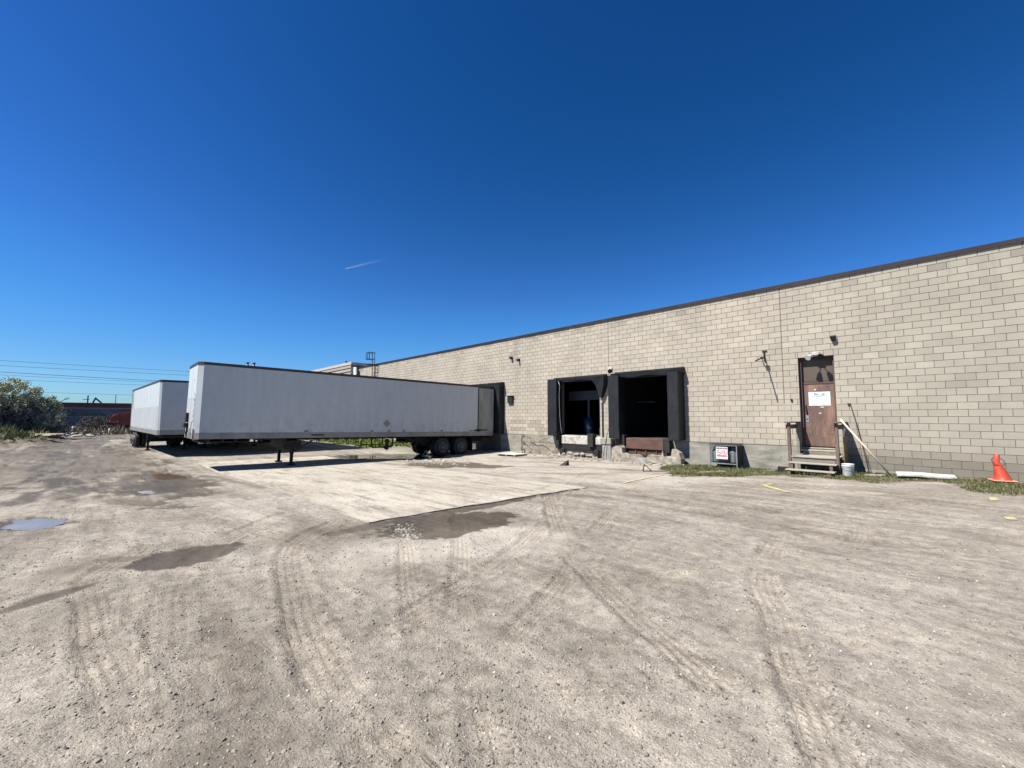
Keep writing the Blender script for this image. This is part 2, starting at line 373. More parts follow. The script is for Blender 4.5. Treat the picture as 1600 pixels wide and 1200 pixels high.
def curve(p, n=8):
    p = [np.array(q, float) for q in p]; p = [2*p[0]-p[1]]+p+[2*p[-1]-p[-2]]; out = []
    for i in range(1, len(p)-2):
        for k in range(n):
            t = k/n; out.append(tuple(.5*((2*p[i])+(-p[i-1]+p[i+1])*t+(2*p[i-1]-5*p[i]+4*p[i+1]-p[i+2])*t*t+(-p[i-1]+3*p[i]-3*p[i+1]+p[i+2])*t**3)))
    return out+[tuple(p[-2])]
TRK = [  # tyre paths: points, tread width, strength
 ([(-2.0,-10.6),(-1.62,-12.6),(-1.2,-13.55),(-.95,-14.2),(-.7,-14.7),(-.3,-15.6)], .26, 1.0),
 ([(-7.2,-14.8),(-6.15,-15.75),(-4.1,-16.3),(-2.95,-16.5),(-2.2,-16.55),(-1.0,-16.6)], .30, 1.0),
 ([(-4.4,-11.2),(-3.63,-12.83),(-2.95,-14.15),(-2.57,-14.99),(-2.3,-15.7),(-2.1,-16.6)], .22, .8),
 ([(-7.4,-9.6),(-5.79,-11.19),(-3.86,-13.08),(-2.73,-13.91),(-1.2,-14.8)], .28, 1.0),
 ([(-7.2,-17.2),(-6.25,-17.6),(-5.14,-17.58),(-4.27,-17.53),(-3.2,-17.4)], .28, 1.0),
 ([(-6.1,-13.2),(-4.55,-14.24),(-3.08,-15.36),(-2.26,-15.83),(-1.5,-16.3)], .22, .7),
 ([(-5.3,-14.6),(-4.01,-15.28),(-2.84,-15.87),(-2.14,-16.15)], .22, .7),
 ([(-6.0,-8.2),(-4.2,-9.3),(-3.1,-9.2),(-2.6,-8.6),(-1.9,-7.3),(-.8,-5.2)], .26, .9),
 ([(-6.8,-9.2),(-4.8,-10.3),(-3.4,-10.1),(-2.7,-9.2),(-2.1,-8.0),(-1.0,-6.0)], .26, .8),
 ([(-1.6,-10.6),(-.8,-10.1),(-.3,-9.7),(.3,-9.0),(1.0,-8.0)], .30, .8),
 ([(-9.2,-5.6),(-7.4,-8.6),(-6.2,-10.6),(-4.9,-12.2),(-3.9,-14.0),(-3.2,-15.9)], .28, .8),
 ([(-8.5,-15.2),(-7.0,-16.4),(-5.6,-17.0),(-4.0,-17.2)], .30, .7),
 ([(-26,-19),(-18,-18),(-12,-17),(-8,-16),(-6,-15.4)], .35, .7),
 ([(-26,-17.6),(-18,-16.9),(-12,-15.8),(-8,-15.2)], .35, .6),
 ([(-14,-5.5),(-10,-6.3),(-7,-7.2),(-4,-8.4),(-1,-9.8)], .30, .5),
 ([(-1.5,-8.2),(-1.2,-10.4),(-1.6,-12.4),(-2.6,-13.8)], .24, .6),
 ([(-.2,-12),(-.6,-13.4),(-1.1,-14.6),(-1.9,-15.6)], .22, .5),
]
TRK = [(curve(p), w_, s_) for p, w_, s_ in TRK]
def ground_fields(X, Y):
    z = gbase(X, Y)
    near = np.clip(1-np.hypot(X, Y+17.6)/70, 0, 1)
    rough_amt = (.020*fbm(X, Y, .35, 3, 3)+.014*fbm(X, Y, 1.3, 4, 5)+.014*fbm(X, Y, 4, 4, 9))*near**.3
    wet = np.zeros(X.shape); pale = np.zeros(X.shape); dent = np.zeros(X.shape)
    rg1 = .22*fbm(X, Y, 4.5, 4, 120); rg2 = .16*fbm(X, Y, 13, 2, 121)*(np.hypot(X, Y+17.6) < 14)
    def add_wet(e, k=1.0, dep=.02):
        nonlocal wet, dent
        e = e+rg1+rg2
        wt = 1-smooth(.86, 1.06, e); wet = np.maximum(wet, wt*k); dent = np.maximum(dent, (1-smooth(.5, 1.25, e))*dep)
    add_wet(ell(X, Y, -5.80, -13.55, .80, 1.25, -.10, 1, .16), 1.0, .02)
    add_wet(ell(X, Y, -6.6, -12.3, .28, 2.3, .05, 2, .3), .85, .012)
    add_wet(ell(X, Y, -6.7, -10.2, .16, 1.6, .0, 22, .3), .6, .008)
    add_wet(ell(X, Y, -6.5, -14.7, .22, .75, .2, 21, .3), .7, .01)
    add_wet(ell(X, Y, -6.55, -16.75, .42, .62, .55, 3, .3), .85, .02)
    add_wet(ell(X, Y, -6.95, -17.4, .30, .16, 1.1, 33, .3), .6, .01)
    add_wet(ell(X, Y, -5.95, -17.8, .46, .10, 2.14, 13, .3), .75, .01)
    add_wet(ell(X, Y, -10.6, -16.6, .5, .16, 1.0, 53, .3), .7, .01)
    add_wet(ell(X, Y, -9.3, -19.3, 1.1, .16, .5, 54, .5), .6, .01)
    add_wet(ell(X, Y, -10.6, -18.35, .75, .50, .2, 4, .3), .8, .075)
    add_wet(ell(X, Y, -18.9, -16.0, 1.7, .62, .1, 6, .35), .9, .08)
    add_wet(ell(X, Y, -15.6, -16.3, 2.3, 1.0, -.1, 7, .4), .85, .05)
    add_wet(ell(X, Y, -14.2, -16.75, .75, .2, .1, 8, .2), .9, .075)
    add_wet(ell(X, Y, -21.8, -6.2, 3.6, 2.1, .5, 9, .2), .9, .07)
    add_wet(ell(X, Y, -14.9, -6.9, 2.6, 1.15, .35, 10, .35), .85, .02)
    add_wet(ell(X, Y, -13.2, -3.4, 1.8, .35, .3, 14, .6), .45, .01)
    add_wet(ell(X, Y, -30, -20.5, 8, 1.0, .1, 15, .7), .5, .02)
    add_wet(ell(X, Y, -22, -20.3, 5, .5, .05, 16, .7), .55, .02)
    add_wet(ell(X, Y, -13, -19.8, 2.6, .45, .1, 17, .7), .45, .02)
    add_wet(ell(X, Y, -8.4, -18.9, 1.3, .2, .1, 18, .7), .45, .01)
    add_wet(ell(X, Y, -45, -19.5, 12, 1.0, 0.02, 19, .7), .45, .02)
    add_wet(ell(X, Y, -16.6, -16.3, 4.6, 1.25, .02, 61, .6), .72, .03)
    add_wet(ell(X, Y, -12.2, -17.2, 1.6, .35, .5, 62, .6), .6, .02)
    add_wet(ell(X, Y, -20.5, -17.6, 3.0, .4, .1, 63, .7), .6, .02)
    # damp scuffs in the foreground
    for cx, cy, a, b, k in ((-2.6,-15.35,.25,.18,.45),(-2.25,-15.75,.22,.12,.35),(-1.9,-15.0,.3,.1,.3),(-4.2,-14.5,.4,.15,.3),(-5.6,-9.8,.9,.25,.5),(-.6,-8.6,.8,.3,.25)):
        wet = np.maximum(wet, (1-smooth(.3, 1.2, ell(X, Y, cx, cy, a, b, .4, 20, .5)))*k)
    # darker damp ground toward the left yard
    wet = np.maximum(wet, .68*smooth(-13, -25, X)*smooth(-14.6, -17.0, Y)*(1-.8*smooth(.1, .45, fbm(X*.4, Y*1.6, .5, 5, 92))))
    wet = np.maximum(wet, .82*smooth(-6, -15, X)*smooth(-14.2, -15.6, Y)*smooth(-.15, .22, .6*fbm(X*.5, Y*1.3, .55, 6, 30)+.6*fbm(X*.8, Y*2.4, 1.3, 6, 130)))
    wet = np.maximum(wet, .45*smooth(-.05, .5, fbm(X*.9+.5*Y, Y*.9-.3*X, .7, 5, 91))*(1-.3*smooth(-6, -12, X)))
    # dirty smears over the apron before the docks
    u_ = (X*.86+Y*.5); v_ = (-X*.5+Y*.86)
    wet = np.maximum(wet, .55*smooth(.02, .34, fbm(u_*.35, v_*1.5, .9, 6, 93))*smooth(-6.5, -9, X)*smooth(-8.8, -7.5, Y))
    # worn concrete apron before the docks
    ap = smooth(-7.0, -8.2, X+.35*(Y+4)+.5*fbm(X, Y, .7, 3, 31))*smooth(-9.0, -7.6, Y+.6*fbm(X, Y, .6, 4, 32))*smooth(-20, -18, X)
    pale = np.maximum(pale, ap*.9*(1-smooth(.2, .7, fbm(X, Y*2.5, .5, 5, 33))))
    pale = np.maximum(pale, 1.0*(1-smooth(.5, 1.0, ell(X, Y, -4.7, -14.1, 1.1, 1.9, -.3, 34, .35))))
    pale = np.maximum(pale, .8*(1-smooth(.5, 1.0, ell(X, Y, -9.5, -15.6, 2.6, .55, .1, 37, .45))))
    pale = np.maximum(pale, .7*(1-smooth(.5, 1.0, ell(X, Y, -14.5, -17.9, 2.6, .3, .1, 38, .45))))
    pale = np.maximum(pale, .8*(1-smooth(.6, 1.0, ell(X, Y, -6.4, -5.4, 2.6, 1.6, .8, 35, .5))))
    pale = np.maximum(pale, .6*(1-smooth(.5, 1.0, ell(X, Y, -2.2, -5.0, 1.8, .35, .5, 36, .5))))
    trk = np.zeros(X.shape); dz = np.zeros(X.shape); TU = np.zeros(X.shape); TV = np.zeros(X.shape)
    for pts, tw, st in TRK:
        px = [p[0] for p in pts]; py = [p[1] for p in pts]
        k = (X > min(px)-1) & (X < max(px)+1) & (Y > min(py)-1) & (Y < max(py)+1)
        if not k.any(): continue
        xs, ys = X[k], Y[k]; d, al, sd = signed_tracks(xs, ys, pts)
        wdt = tw*.5*(1+.2*fbm(xs, ys, 3, 2, 41)); body = 1-smooth(wdt*.85, wdt*1.1, d)
        fade = smooth(-.55, .15, fbm(xs, ys, .9, 3, 43))*st
        on = body*fade > trk[k]; TU[k] = np.where(on, sd/tw, TU[k]); TV[k] = np.where(on, al, TV[k])
        berm = np.exp(-((d-wdt*1.25)/(.03))**2)
        dz[k] += fade*(-.012*body+.016*berm)
        trk[k] = np.maximum(trk[k], body*fade)
    # soft ridge at the slab edge (left) and curled berm
    d = poly_dist(X, Y, curve([(-20.0,-15.7),(-18.6,-15.2),(-17.0,-14.9),(-15.2,-14.85),(-12.4,-14.65)]))
    ridge = np.exp(-(d/.16)**2); dz += .03*ridge; wet = np.maximum(wet, .6*ridge)
    inslab = smooth(SX0, SX0+.1, X)*smooth(SX1-.02, SX1-.12, X)*smooth(SY0+.02, SY0+.12, Y)*smooth(SY1, SY1-.1, Y)
    mud = .050*fbm(X, Y, .9, 5, 94)*smooth(-8, -13, X)*smooth(-14.6, -16.0, Y)*smooth(-60, -30, X)
    z = z+mud+rough_amt*(1-inslab*.9)*(1-.75*wet)-dent*(1-inslab)+dz*(1-inslab)-.05*inslab
    # grassy bank on the far left
    bank = smooth(1.2, .5, ell(X, Y, -62, -27.5, 17, 6.0, .18, 50, .2)); z = z+bank*1.0
    soil = np.clip(bank*1.5, 0, 1)
    soil = np.maximum(soil, grass_mask(X, Y))
    soil = np.maximum(soil, smooth(-75, -82, X+5*fbm(X, Y, .1, 3, 52)))
    ground_fields.tuv = (TU, TV)
    return z, wet, pale, trk, soil
GEDGE = [(-8.9,-.6),(-8.0,-3.0),(-7.0,-4.3),(-6.0,-4.4),(-4.9,-3.2),(-4.2,-2.5),(-3.3,-2.0),(-2.3,-2.6),(-1.5,-2.3),(-.8,-1.6),(-.3,-2.6),(.6,-3.2),(3,-3.6),(12,-3.6)]
def grass_mask(X, Y):
    gx = [p[0] for p in GEDGE]; gy = [p[1] for p in GEDGE]
    e = np.interp(X, gx, gy)
    n = fbm(X, Y, 1.1, 4, 60)
    m1 = smooth(-.2, .3, Y-e+.7*n)*(X > -9.2)*(1-.75*smooth(.1, .45, fbm(X, Y, 1.7, 4, 63)))
    # bare path between stairs and yard, and bare patches
    bare = 1-smooth(.7, 1.1, ell(X, Y, -3.3, -3.2, 1.5, .75, .1, 61, .3))
    bare = np.maximum(bare, 1-smooth(.6, 1.1, ell(X, Y, -1.2, -2.3, .9, .35, .3, 62, .4)))
    m1 = m1*(1-bare)*(Y < .1)
    m2 = smooth(-26, -30, X+2*n)*smooth(-5.4, -3.6, Y+1.5*n+.02*(X+30))*(Y < .1)
    return np.clip(np.maximum(m1, m2), 0, 1)

def axis(dense0, dense1, step, lo, hi, g=1.07):
    a = list(np.arange(dense0, dense1, step)); s = step; x = a[-1]
    while x < hi: s = min(s*g, 400); x += s; a.append(x)
    s = step; x = dense0; b = []
    while x > lo: s = min(s*g, 400); x -= s; b.append(x)
    return np.array(b[::-1]+a)
gx = axis(-9.0, 1.6, .030, -6000, 6000, 1.045); gy = axis(-18.9, -3.0, .034, -6000, 6000, 1.06)
XX, YY = np.meshgrid(gx, gy, indexing='ij'); xf, yf = XX.ravel(), YY.ravel()
Z, WET, PALE, TR, SOIL = ground_fields(xf, yf); TUA, TVA = ground_fields.tuv
# under the building and far beyond the ground is plain
nx, ny = len(gx), len(gy); idx = np.arange(nx*ny).reshape(nx, ny)
q = np.stack([idx[:-1, :-1], idx[1:, :-1], idx[1:, 1:], idx[:-1, 1:]], -1).reshape(-1, 4)
me = bpy.data.meshes.new('ground'); me.vertices.add(nx*ny)
me.vertices.foreach_set('co', np.stack([xf, yf, Z], 1).astype('f').ravel())
me.loops.add(len(q)*4); me.loops.foreach_set('vertex_index', q.ravel().astype('i'))
me.polygons.add(len(q)); me.polygons.foreach_set('loop_start', np.arange(0, len(q)*4, 4, dtype='i'))
me.polygons.foreach_set('use_smooth', np.ones(len(q), bool))
me.update(calc_edges=True)
for nm, arr in (('wet', WET), ('pale', PALE), ('trk', TR), ('soil', SOIL), ('tu', TUA), ('tv', TVA)):
    a = me.attributes.new(nm, 'FLOAT', 'POINT'); a.data.foreach_set('value', arr.astype('f'))
ground = bpy.data.objects.new('ground', me); sc.collection.objects.link(ground)
tag(ground, 'dusty grey gravel yard with tyre tracks and damp patches', 'ground', kind='structure')

def ground_mat():
    mt, nt, b = newmat('gravel_yard')
    tc = nd(nt, 'TexCoord'); v = tc.outputs['Object']
    def at(n): a = nd(nt, 'Attribute', attribute_name=n); return a.outputs['Fac']
    nf = noise(nt, v, 9, 8, .7); nl = noise(nt, v, .45, 7, .6); nm = noise(nt, v, 2.4, 7, .65)
    vor = nd(nt, 'TexVoronoi'); vor.inputs['Scale'].default_value = 64; nt.links.new(v, vor.inputs['Vector'])
    vor2 = nd(nt, 'TexVoronoi'); vor2.inputs['Scale'].default_value = 150; nt.links.new(v, vor2.inputs['Vector'])
    base = ramp(nt, nl.outputs[0], [(.32, (.20, .179, .148)), (.5, (.255, .230, .193)), (.68, (.305, .279, .238))]).outputs[0]
    base = mixc(nt, 1.0, base, ramp(nt, nm.outputs[0], [(.3, (.78, .78, .79)), (.55, 1.0), (.75, (1.14, 1.13, 1.1))]).outputs[0], 'MULTIPLY')
    base = mixc(nt, 1.0, base, ramp(nt, nf.outputs[0], [(.32, .64), (.5, 1.0), (.7, 1.28)]).outputs[0], 'MULTIPLY')
    mpz = nd(nt, 'Mapping'); mpz.inputs['Rotation'].default_value = (0, 0, R(52)); mpz.inputs['Scale'].default_value = (.25, 2.2, 1); nt.links.new(v, mpz.inputs[0])
    nz = noise(nt, mpz.outputs[0], 1.3, 9, .72)
    base = mixc(nt, 1.0, base, ramp(nt, nz.outputs[0], [(.34, (.80, .785, .77)), (.5, (1, 1, 1)), (.66, (1.16, 1.15, 1.14))]).outputs[0], 'MULTIPLY')
    mpy = nd(nt, 'Mapping'); mpy.inputs['Rotation'].default_value = (0, 0, R(-20)); mpy.inputs['Scale'].default_value = (.3, 1.8, 1); nt.links.new(v, mpy.inputs[0])
    ny_ = noise(nt, mpy.outputs[0], .9, 9, .72)
    base = mixc(nt, 1.0, base, ramp(nt, ny_.outputs[0], [(.36, (.78, .76, .74)), (.5, (1, 1, 1)), (.68, (1.15, 1.14, 1.12))]).outputs[0], 'MULTIPLY')
    sep = nd(nt, 'SeparateColor'); nt.links.new(vor.outputs['Color'], sep.inputs[0])
    st = ramp(nt, sep.outputs[0], [(0, .35), (.10, .92), (.84, 1.04), (.93, 1.45)]).outputs[0]
    sep2 = nd(nt, 'SeparateColor'); nt.links.new(vor2.outputs['Color'], sep2.inputs[0])
    st2 = ramp(nt, sep2.outputs[0], [(0, .7), (.5, 1.0), (1.0, 1.22)]).outputs[0]
    peb = mth(nt, 'LESS_THAN', vor.outputs['Distance'], .42)
    base = mixc(nt, mth(nt, 'MULTIPLY', peb, .9), base, mixc(nt, 1.0, base, st, 'MULTIPLY')); base = mixc(nt, .4, base, mixc(nt, 1.0, base, st2, 'MULTIPLY'))
    pl = mth(nt, 'MULTIPLY', at('pale'), ramp(nt, nm.outputs[0], [(.3, .35), (.6, 1.0)]).outputs[0])
    base = mixc(nt, mth(nt, 'MULTIPLY', pl, .85), base, (.385, .352, .30))
    # soil below the grass
    soilc = ramp(nt, nf.outputs[0], [(.3, (.05, .042, .028)), (.55, (.11, .097, .062)), (.75, (.17, .15, .105))]).outputs[0]
    base = mixc(nt, mth(nt, 'MULTIPLY', at('soil'), .85), base, soilc)
    # wetness with a ragged rim
    wr = mth(nt, 'ADD', at('wet'), mth(nt, 'MULTIPLY', mth(nt, 'SUBTRACT', nf.outputs[0], .5), .55))
    wm = nd(nt, 'MapRange'); wm.inputs[1].default_value = .12; wm.inputs[2].default_value = .85; nt.links.new(wr, wm.inputs[0])
    wetc = mixc(nt, 1.0, base, (.31, .282, .243), 'MULTIPLY')
    base = mixc(nt, wm.outputs[0], base, wetc)
    tu = at('tu'); tv = at('tv'); tm = at('trk')
    rib = mth(nt, 'ADD', mth(nt, 'MULTIPLY', mth(nt, 'COSINE', mth(nt, 'MULTIPLY', tu, 25.1)), .5), .5)
    lugp = mth(nt, 'ADD', mth(nt, 'MULTIPLY', tv, 105.0), mth(nt, 'MULTIPLY', mth(nt, 'ABSOLUTE', tu), 22.0))
    lug = mth(nt, 'ADD', mth(nt, 'MULTIPLY', mth(nt, 'COSINE', lugp), .5), .5)
    tread = mth(nt, 'MULTIPLY', mth(nt, 'POWER', rib, .6), mth(nt, 'ADD', mth(nt, 'MULTIPLY', lug, .5), .5))
    brk = ramp(nt, nm.outputs[0], [(.35, .15), (.6, 1.0)]).outputs[0]
    tm = mth(nt, 'MULTIPLY', tm, brk)
    base = mixc(nt, mth(nt, 'MULTIPLY', tm, .55), base, mixc(nt, 1.0, base, (1.22, 1.20, 1.16), 'MULTIPLY'))
    base = mixc(nt, mth(nt, 'MULTIPLY', mth(nt, 'MULTIPLY', tm, mth(nt, 'SUBTRACT', 1.0, tread)), .62), base, mixc(nt, 1.0, base, (.50, .47, .44), 'MULTIPLY'))
    nt.links.new(base, b.inputs['Base Color'])
    rg = nd(nt, 'MapRange'); rg.inputs[1].default_value = .5; rg.inputs[2].default_value = 1; rg.inputs[3].default_value = .95; rg.inputs[4].default_value = .55
    nt.links.new(wm.outputs[0], rg.inputs[0]); nt.links.new(rg.outputs[0], b.inputs['Roughness'])
    b.inputs['Specular IOR Level'].default_value = .25
    h = mth(nt, 'ADD', mth(nt, 'MULTIPLY', nf.outputs[0], 2.0), mth(nt, 'MULTIPLY', vor.outputs['Distance'], -.45))
    h = mth(nt, 'ADD', h, mth(nt, 'MULTIPLY', vor2.outputs['Distance'], -.25))
    h = mth(nt, 'ADD', h, mth(nt, 'MULTIPLY', mth(nt, 'MULTIPLY', tm, tread), .8))
    bp = nd(nt, 'Bump'); bp.inputs['Distance'].default_value = .015
    bs = mth(nt, 'SUBTRACT', .85, mth(nt, 'MULTIPLY', wm.outputs[0], .55)); nt.links.new(bs, bp.inputs['Strength'])
    nt.links.new(h, bp.inputs['Height']); nt.links.new(bp.outputs[0], b.inputs['Normal'])
    return mt
me.materials.append(ground_mat())

# concrete slab: one sheet, edges down into the ground
def slab_mat():
    mt, nt, b = newmat('slab_concrete')
    tc = nd(nt, 'TexCoord'); v = tc.outputs['Object']
    nl = noise(nt, v, .5, 8, .65); nf = noise(nt, v, 14, 7, .75)
    mp = nd(nt, 'Mapping'); mp.inputs['Scale'].default_value = (.35, 2.0, 1); mp.inputs['Rotation'].default_value = (0, 0, R(18)); nt.links.new(v, mp.inputs[0])
    ns = noise(nt, mp.outputs[0], 1.9, 10, .78)
    c = ramp(nt, nl.outputs[0], [(.3, (.275, .246, .198)), (.5, (.34, .310, .258)), (.7, (.39, .360, .305))]).outputs[0]
    c = mixc(nt, 1.0, c, ramp(nt, ns.outputs[0], [(.38, (.55, .53, .50)), (.48, (.95, .95, .95)), (.62, (1.12, 1.11, 1.09))]).outputs[0], 'MULTIPLY')
    c = mixc(nt, 1.0, c, ramp(nt, nf.outputs[0], [(.32, .70), (.52, 1.02), (.72, 1.18)]).outputs[0], 'MULTIPLY')
    sp = nd(nt, 'SeparateXYZ'); nt.links.new(v, sp.inputs[0])
    wob = noise(nt, v, 1.2, 4, .6)
    for ax, s0, per in ((0, 6.75, 5.9), (1, 8.75, 2.85)):
        t = mth(nt, 'ADD', sp.outputs[ax], s0); t = mth(nt, 'ADD', t, mth(nt, 'MULTIPLY', wob.outputs[0], .04)); t = mth(nt, 'DIVIDE', t, per)
        t = mth(nt, 'ABSOLUTE', mth(nt, 'SUBTRACT', mth(nt, 'FRACT', t), .5))
        k = mth(nt, 'MULTIPLY', mth(nt, 'GREATER_THAN', t, .5-.012/per), .55)
        c = mixc(nt, k, c, (.16, .15, .13))
    # thin cracks
    vc = nd(nt, 'TexVoronoi', feature='DISTANCE_TO_EDGE'); vc.inputs['Scale'].default_value = .32
    wv = nd(nt, 'Vector' 'Math', operation='ADD'); nn = noise(nt, v, 1.0, 6, .7); nt.links.new(v, wv.inputs[0]); nt.links.new(nn.outputs['Color'], wv.inputs[1]); nt.links.new(wv.outputs[0], vc.inputs['Vector'])
    c = mixc(nt, mth(nt, 'MULTIPLY', mth(nt, 'LESS_THAN', vc.outputs['Distance'], .004), .6), c, (.16, .15, .13))
    nt.links.new(c, b.inputs['Base Color']); b.inputs['Roughness'].default_value = .9; b.inputs['Specular IOR Level'].default_value = .25
    bp = nd(nt, 'Bump'); bp.inputs['Strength'].default_value = .5; bp.inputs['Distance'].default_value = .008
    nt.links.new(nf.outputs[0], bp.inputs['Height']); nt.links.new(bp.outputs[0], b.inputs['Normal'])
    return mt
sx = np.linspace(SX0, SX1, 120); sy = np.linspace(SY0, SY1, 60)
mb = MB(); SXX, SYY = np.meshgrid(sx, sy, indexing='ij')
SZ = gbase(SXX, SYY)+.010+.006*fbm(SXX, SYY, .8, 3, 77)
ex = np.where((np.arange(120) == 119)[:, None], .07*fbm(SYY, SXX, 2.6, 5, 78), 0); eyy = np.where((np.arange(60) == 0)[None, :], .05*fbm(SXX, SYY, 2.0, 4, 79), 0)
for i in range(120):
    for j in range(60): mb.v.append((SXX[i, j]+ex[i, j], SYY[i, j]+eyy[i, j], SZ[i, j]))
def addf(f): mb.f.append(f); mb.mi.append(0); mb.col.append(None); mb.sm.append(False)
for i in range(119):
    for j in range(59): addf((i*60+j, (i+1)*60+j, (i+1)*60+j+1, i*60+j+1))
rim = [(i, 0) for i in range(120)]+[(119, j) for j in range(1, 60)]+[(i, 59) for i in range(118, -1, -1)]+[(0, j) for j in range(58, 0, -1)]
o = len(mb.v)
for i, j in rim: x, y, z = mb.v[i*60+j]; mb.v.append((x, y, z-.12))
for k in range(len(rim)):
    a, b_ = rim[k], rim[(k+1) % len(rim)]; addf((a[0]*60+a[1], o+k, o+(k+1) % len(rim), b_[0]*60+b_[1]))
tag(mb.build('concrete_slab', slab_mat()), 'pale worn concrete slab set in the gravel before the docks', 'slab', kind='structure')

# puddles: flat water sheets in the dents
def water_mat(name, col, rough=.03):
    mt, nt, b = newmat(name)
    tc = nd(nt, 'TexCoord'); n = noise(nt, tc.outputs['Object'], 3, 5, .6)
    c = ramp(nt, n.outputs[0], [(.3, tuple(x*.75 for x in col)), (.7, tuple(x*1.2 for x in col))]).outputs[0]
    nt.links.new(c, b.inputs['Base Color']); b.inputs['Roughness'].default_value = rough; b.inputs['IOR'].default_value = 1.33; b.inputs['Specular IOR Level'].default_value = .28
    n2 = noise(nt, tc.outputs['Object'], 7, 2, .5); bp = nd(nt, 'Bump'); bp.inputs['Strength'].default_value = .03; bp.inputs['Distance'].default_value = .01
    nt.links.new(n2.outputs[0], bp.inputs['Height']); nt.links.new(bp.outputs[0], b.inputs['Normal'])
    ra = nd(nt, 'Attribute', attribute_name='rim'); n4 = noise(nt, tc.outputs['Object'], 4, 8, .7)
    al = nd(nt, 'MapRange'); al.inputs[1].default_value = .35; al.inputs[2].default_value = .75; nt.links.new(mth(nt, 'ADD', ra.outputs['Fac'], mth(nt, 'MULTIPLY', mth(nt, 'SUBTRACT', n4.outputs[0], .5), 1.7)), al.inputs[0]); nt.links.new(al.outputs[0], b.inputs['Alpha']); return mt
def puddle(cx, cy, a, b, ang, drop, mt, label):
    mb = MB(); z = gz(cx, cy)-drop; n = 96; rings = (.0, .45, .7, .82, .92, 1.02, 1.14)
    for rr in rings[1:]:
        for k in range(n):
            t = 2*math.pi*k/n; r = rr*(1.0+.5*float(fbm(np.array([math.cos(t)*2+cx]), np.array([math.sin(t)*2+cy]), .9, 5, 5)[0]))
            x, y = a*r*math.cos(t), b*r*math.sin(t); mb.v.append((cx+x*math.cos(ang)-y*math.sin(ang), cy+x*math.sin(ang)+y*math.cos(ang), z))
    mb.v.append((cx, cy, z)); c0 = len(mb.v)-1
    for k in range(n): addf2(mb, (c0, k, (k+1) % n))
    for i in range(len(rings)-2):
        for k in range(n): addf2(mb, (i*n+k, (i+1)*n+k, (i+1)*n+(k+1) % n, i*n+(k+1) % n))
    o = mb.build('puddle', mt); at = o.data.attributes.new('rim', 'FLOAT', 'POINT')
    at.data.foreach_set('value', np.array(sum([[v]*n for v in (1, 1, .85, .55, .2, 0)], [])+[1], 'f'))
    return tag(o, label, 'puddle', kind='structure')
def addf2(mb, f): mb.f.append(f); mb.mi.append(0); mb.col.append(None); mb.sm.append(True)
puddle(-10.6, -18.35, .66, .34, .35, .046, water_mat('clear_puddle', (.17, .165, .16), .22), 'shallow puddle reflecting the sky at the left')
puddle(-14.2, -16.75, .62, .17, .1, .055, water_mat('small_puddle', (.12, .12, .12), .08), 'small bright puddle in the wet dirt')
puddle(-18.9, -16.0, 1.7, .62, .1, .05, water_mat('muddy_puddle', (.085, .055, .035), .15), 'brown muddy puddle near the slab corner')
puddle(-21.8, -6.2, 3.2, 1.8, .5, .055, water_mat('dark_puddle', (.04, .045, .02), .02), 'dark puddle beside the trailer wheels')

# loose stones and gravel (uncountable)
def stones(name, n, region, rmin, rmax, mt, label, dens=None):
    mb = MB(); k = 0
    while k < n:
        x, y = region()
        if dens is not None and random.random() > dens(x, y): continue
        r = rmin+(rmax-rmin)*random.random()**5; pos.append((mb, x, y, r)); k += 1
    xs = np.array([p[1] for p in pos]); ys = np.array([p[2] for p in pos]); gf = ground_fields(xs, ys); zz = gf[0]
    for (m_, x, y, r), z, w_ in zip(pos, zz, gf[1]):
      if name != 'gravel' or w_ < .35: mb.rock((x, y, z+r*.05), r, .8)
    pos.clear(); return tag(mb.build(name, mt), label, 'gravel', kind='stuff')
pos = []
def fan():
    while True:
        d = 1.5+10*random.random()**1.25; a = R(187)-R(100)*random.random()
        x, y = d*math.cos(a), -17.6+d*math.sin(a)
        if not (SX0 < x < SX1+.1 and SY0-.1 < y < SY1): return x, y
M['stone'] = mat('stone', (.28, .255, .215), .95, var=.45, scale=9, dirt=(.12, .105, .09), dirt_amt=.8, bump=.3)
M['stone_pale'] = mat('pale_stone', (.38, .355, .31), .9, var=.25, scale=6, bump=.3)
stones('gravel', 9000, fan, .004, .017, M['stone'], 'loose gravel strewn over the yard')
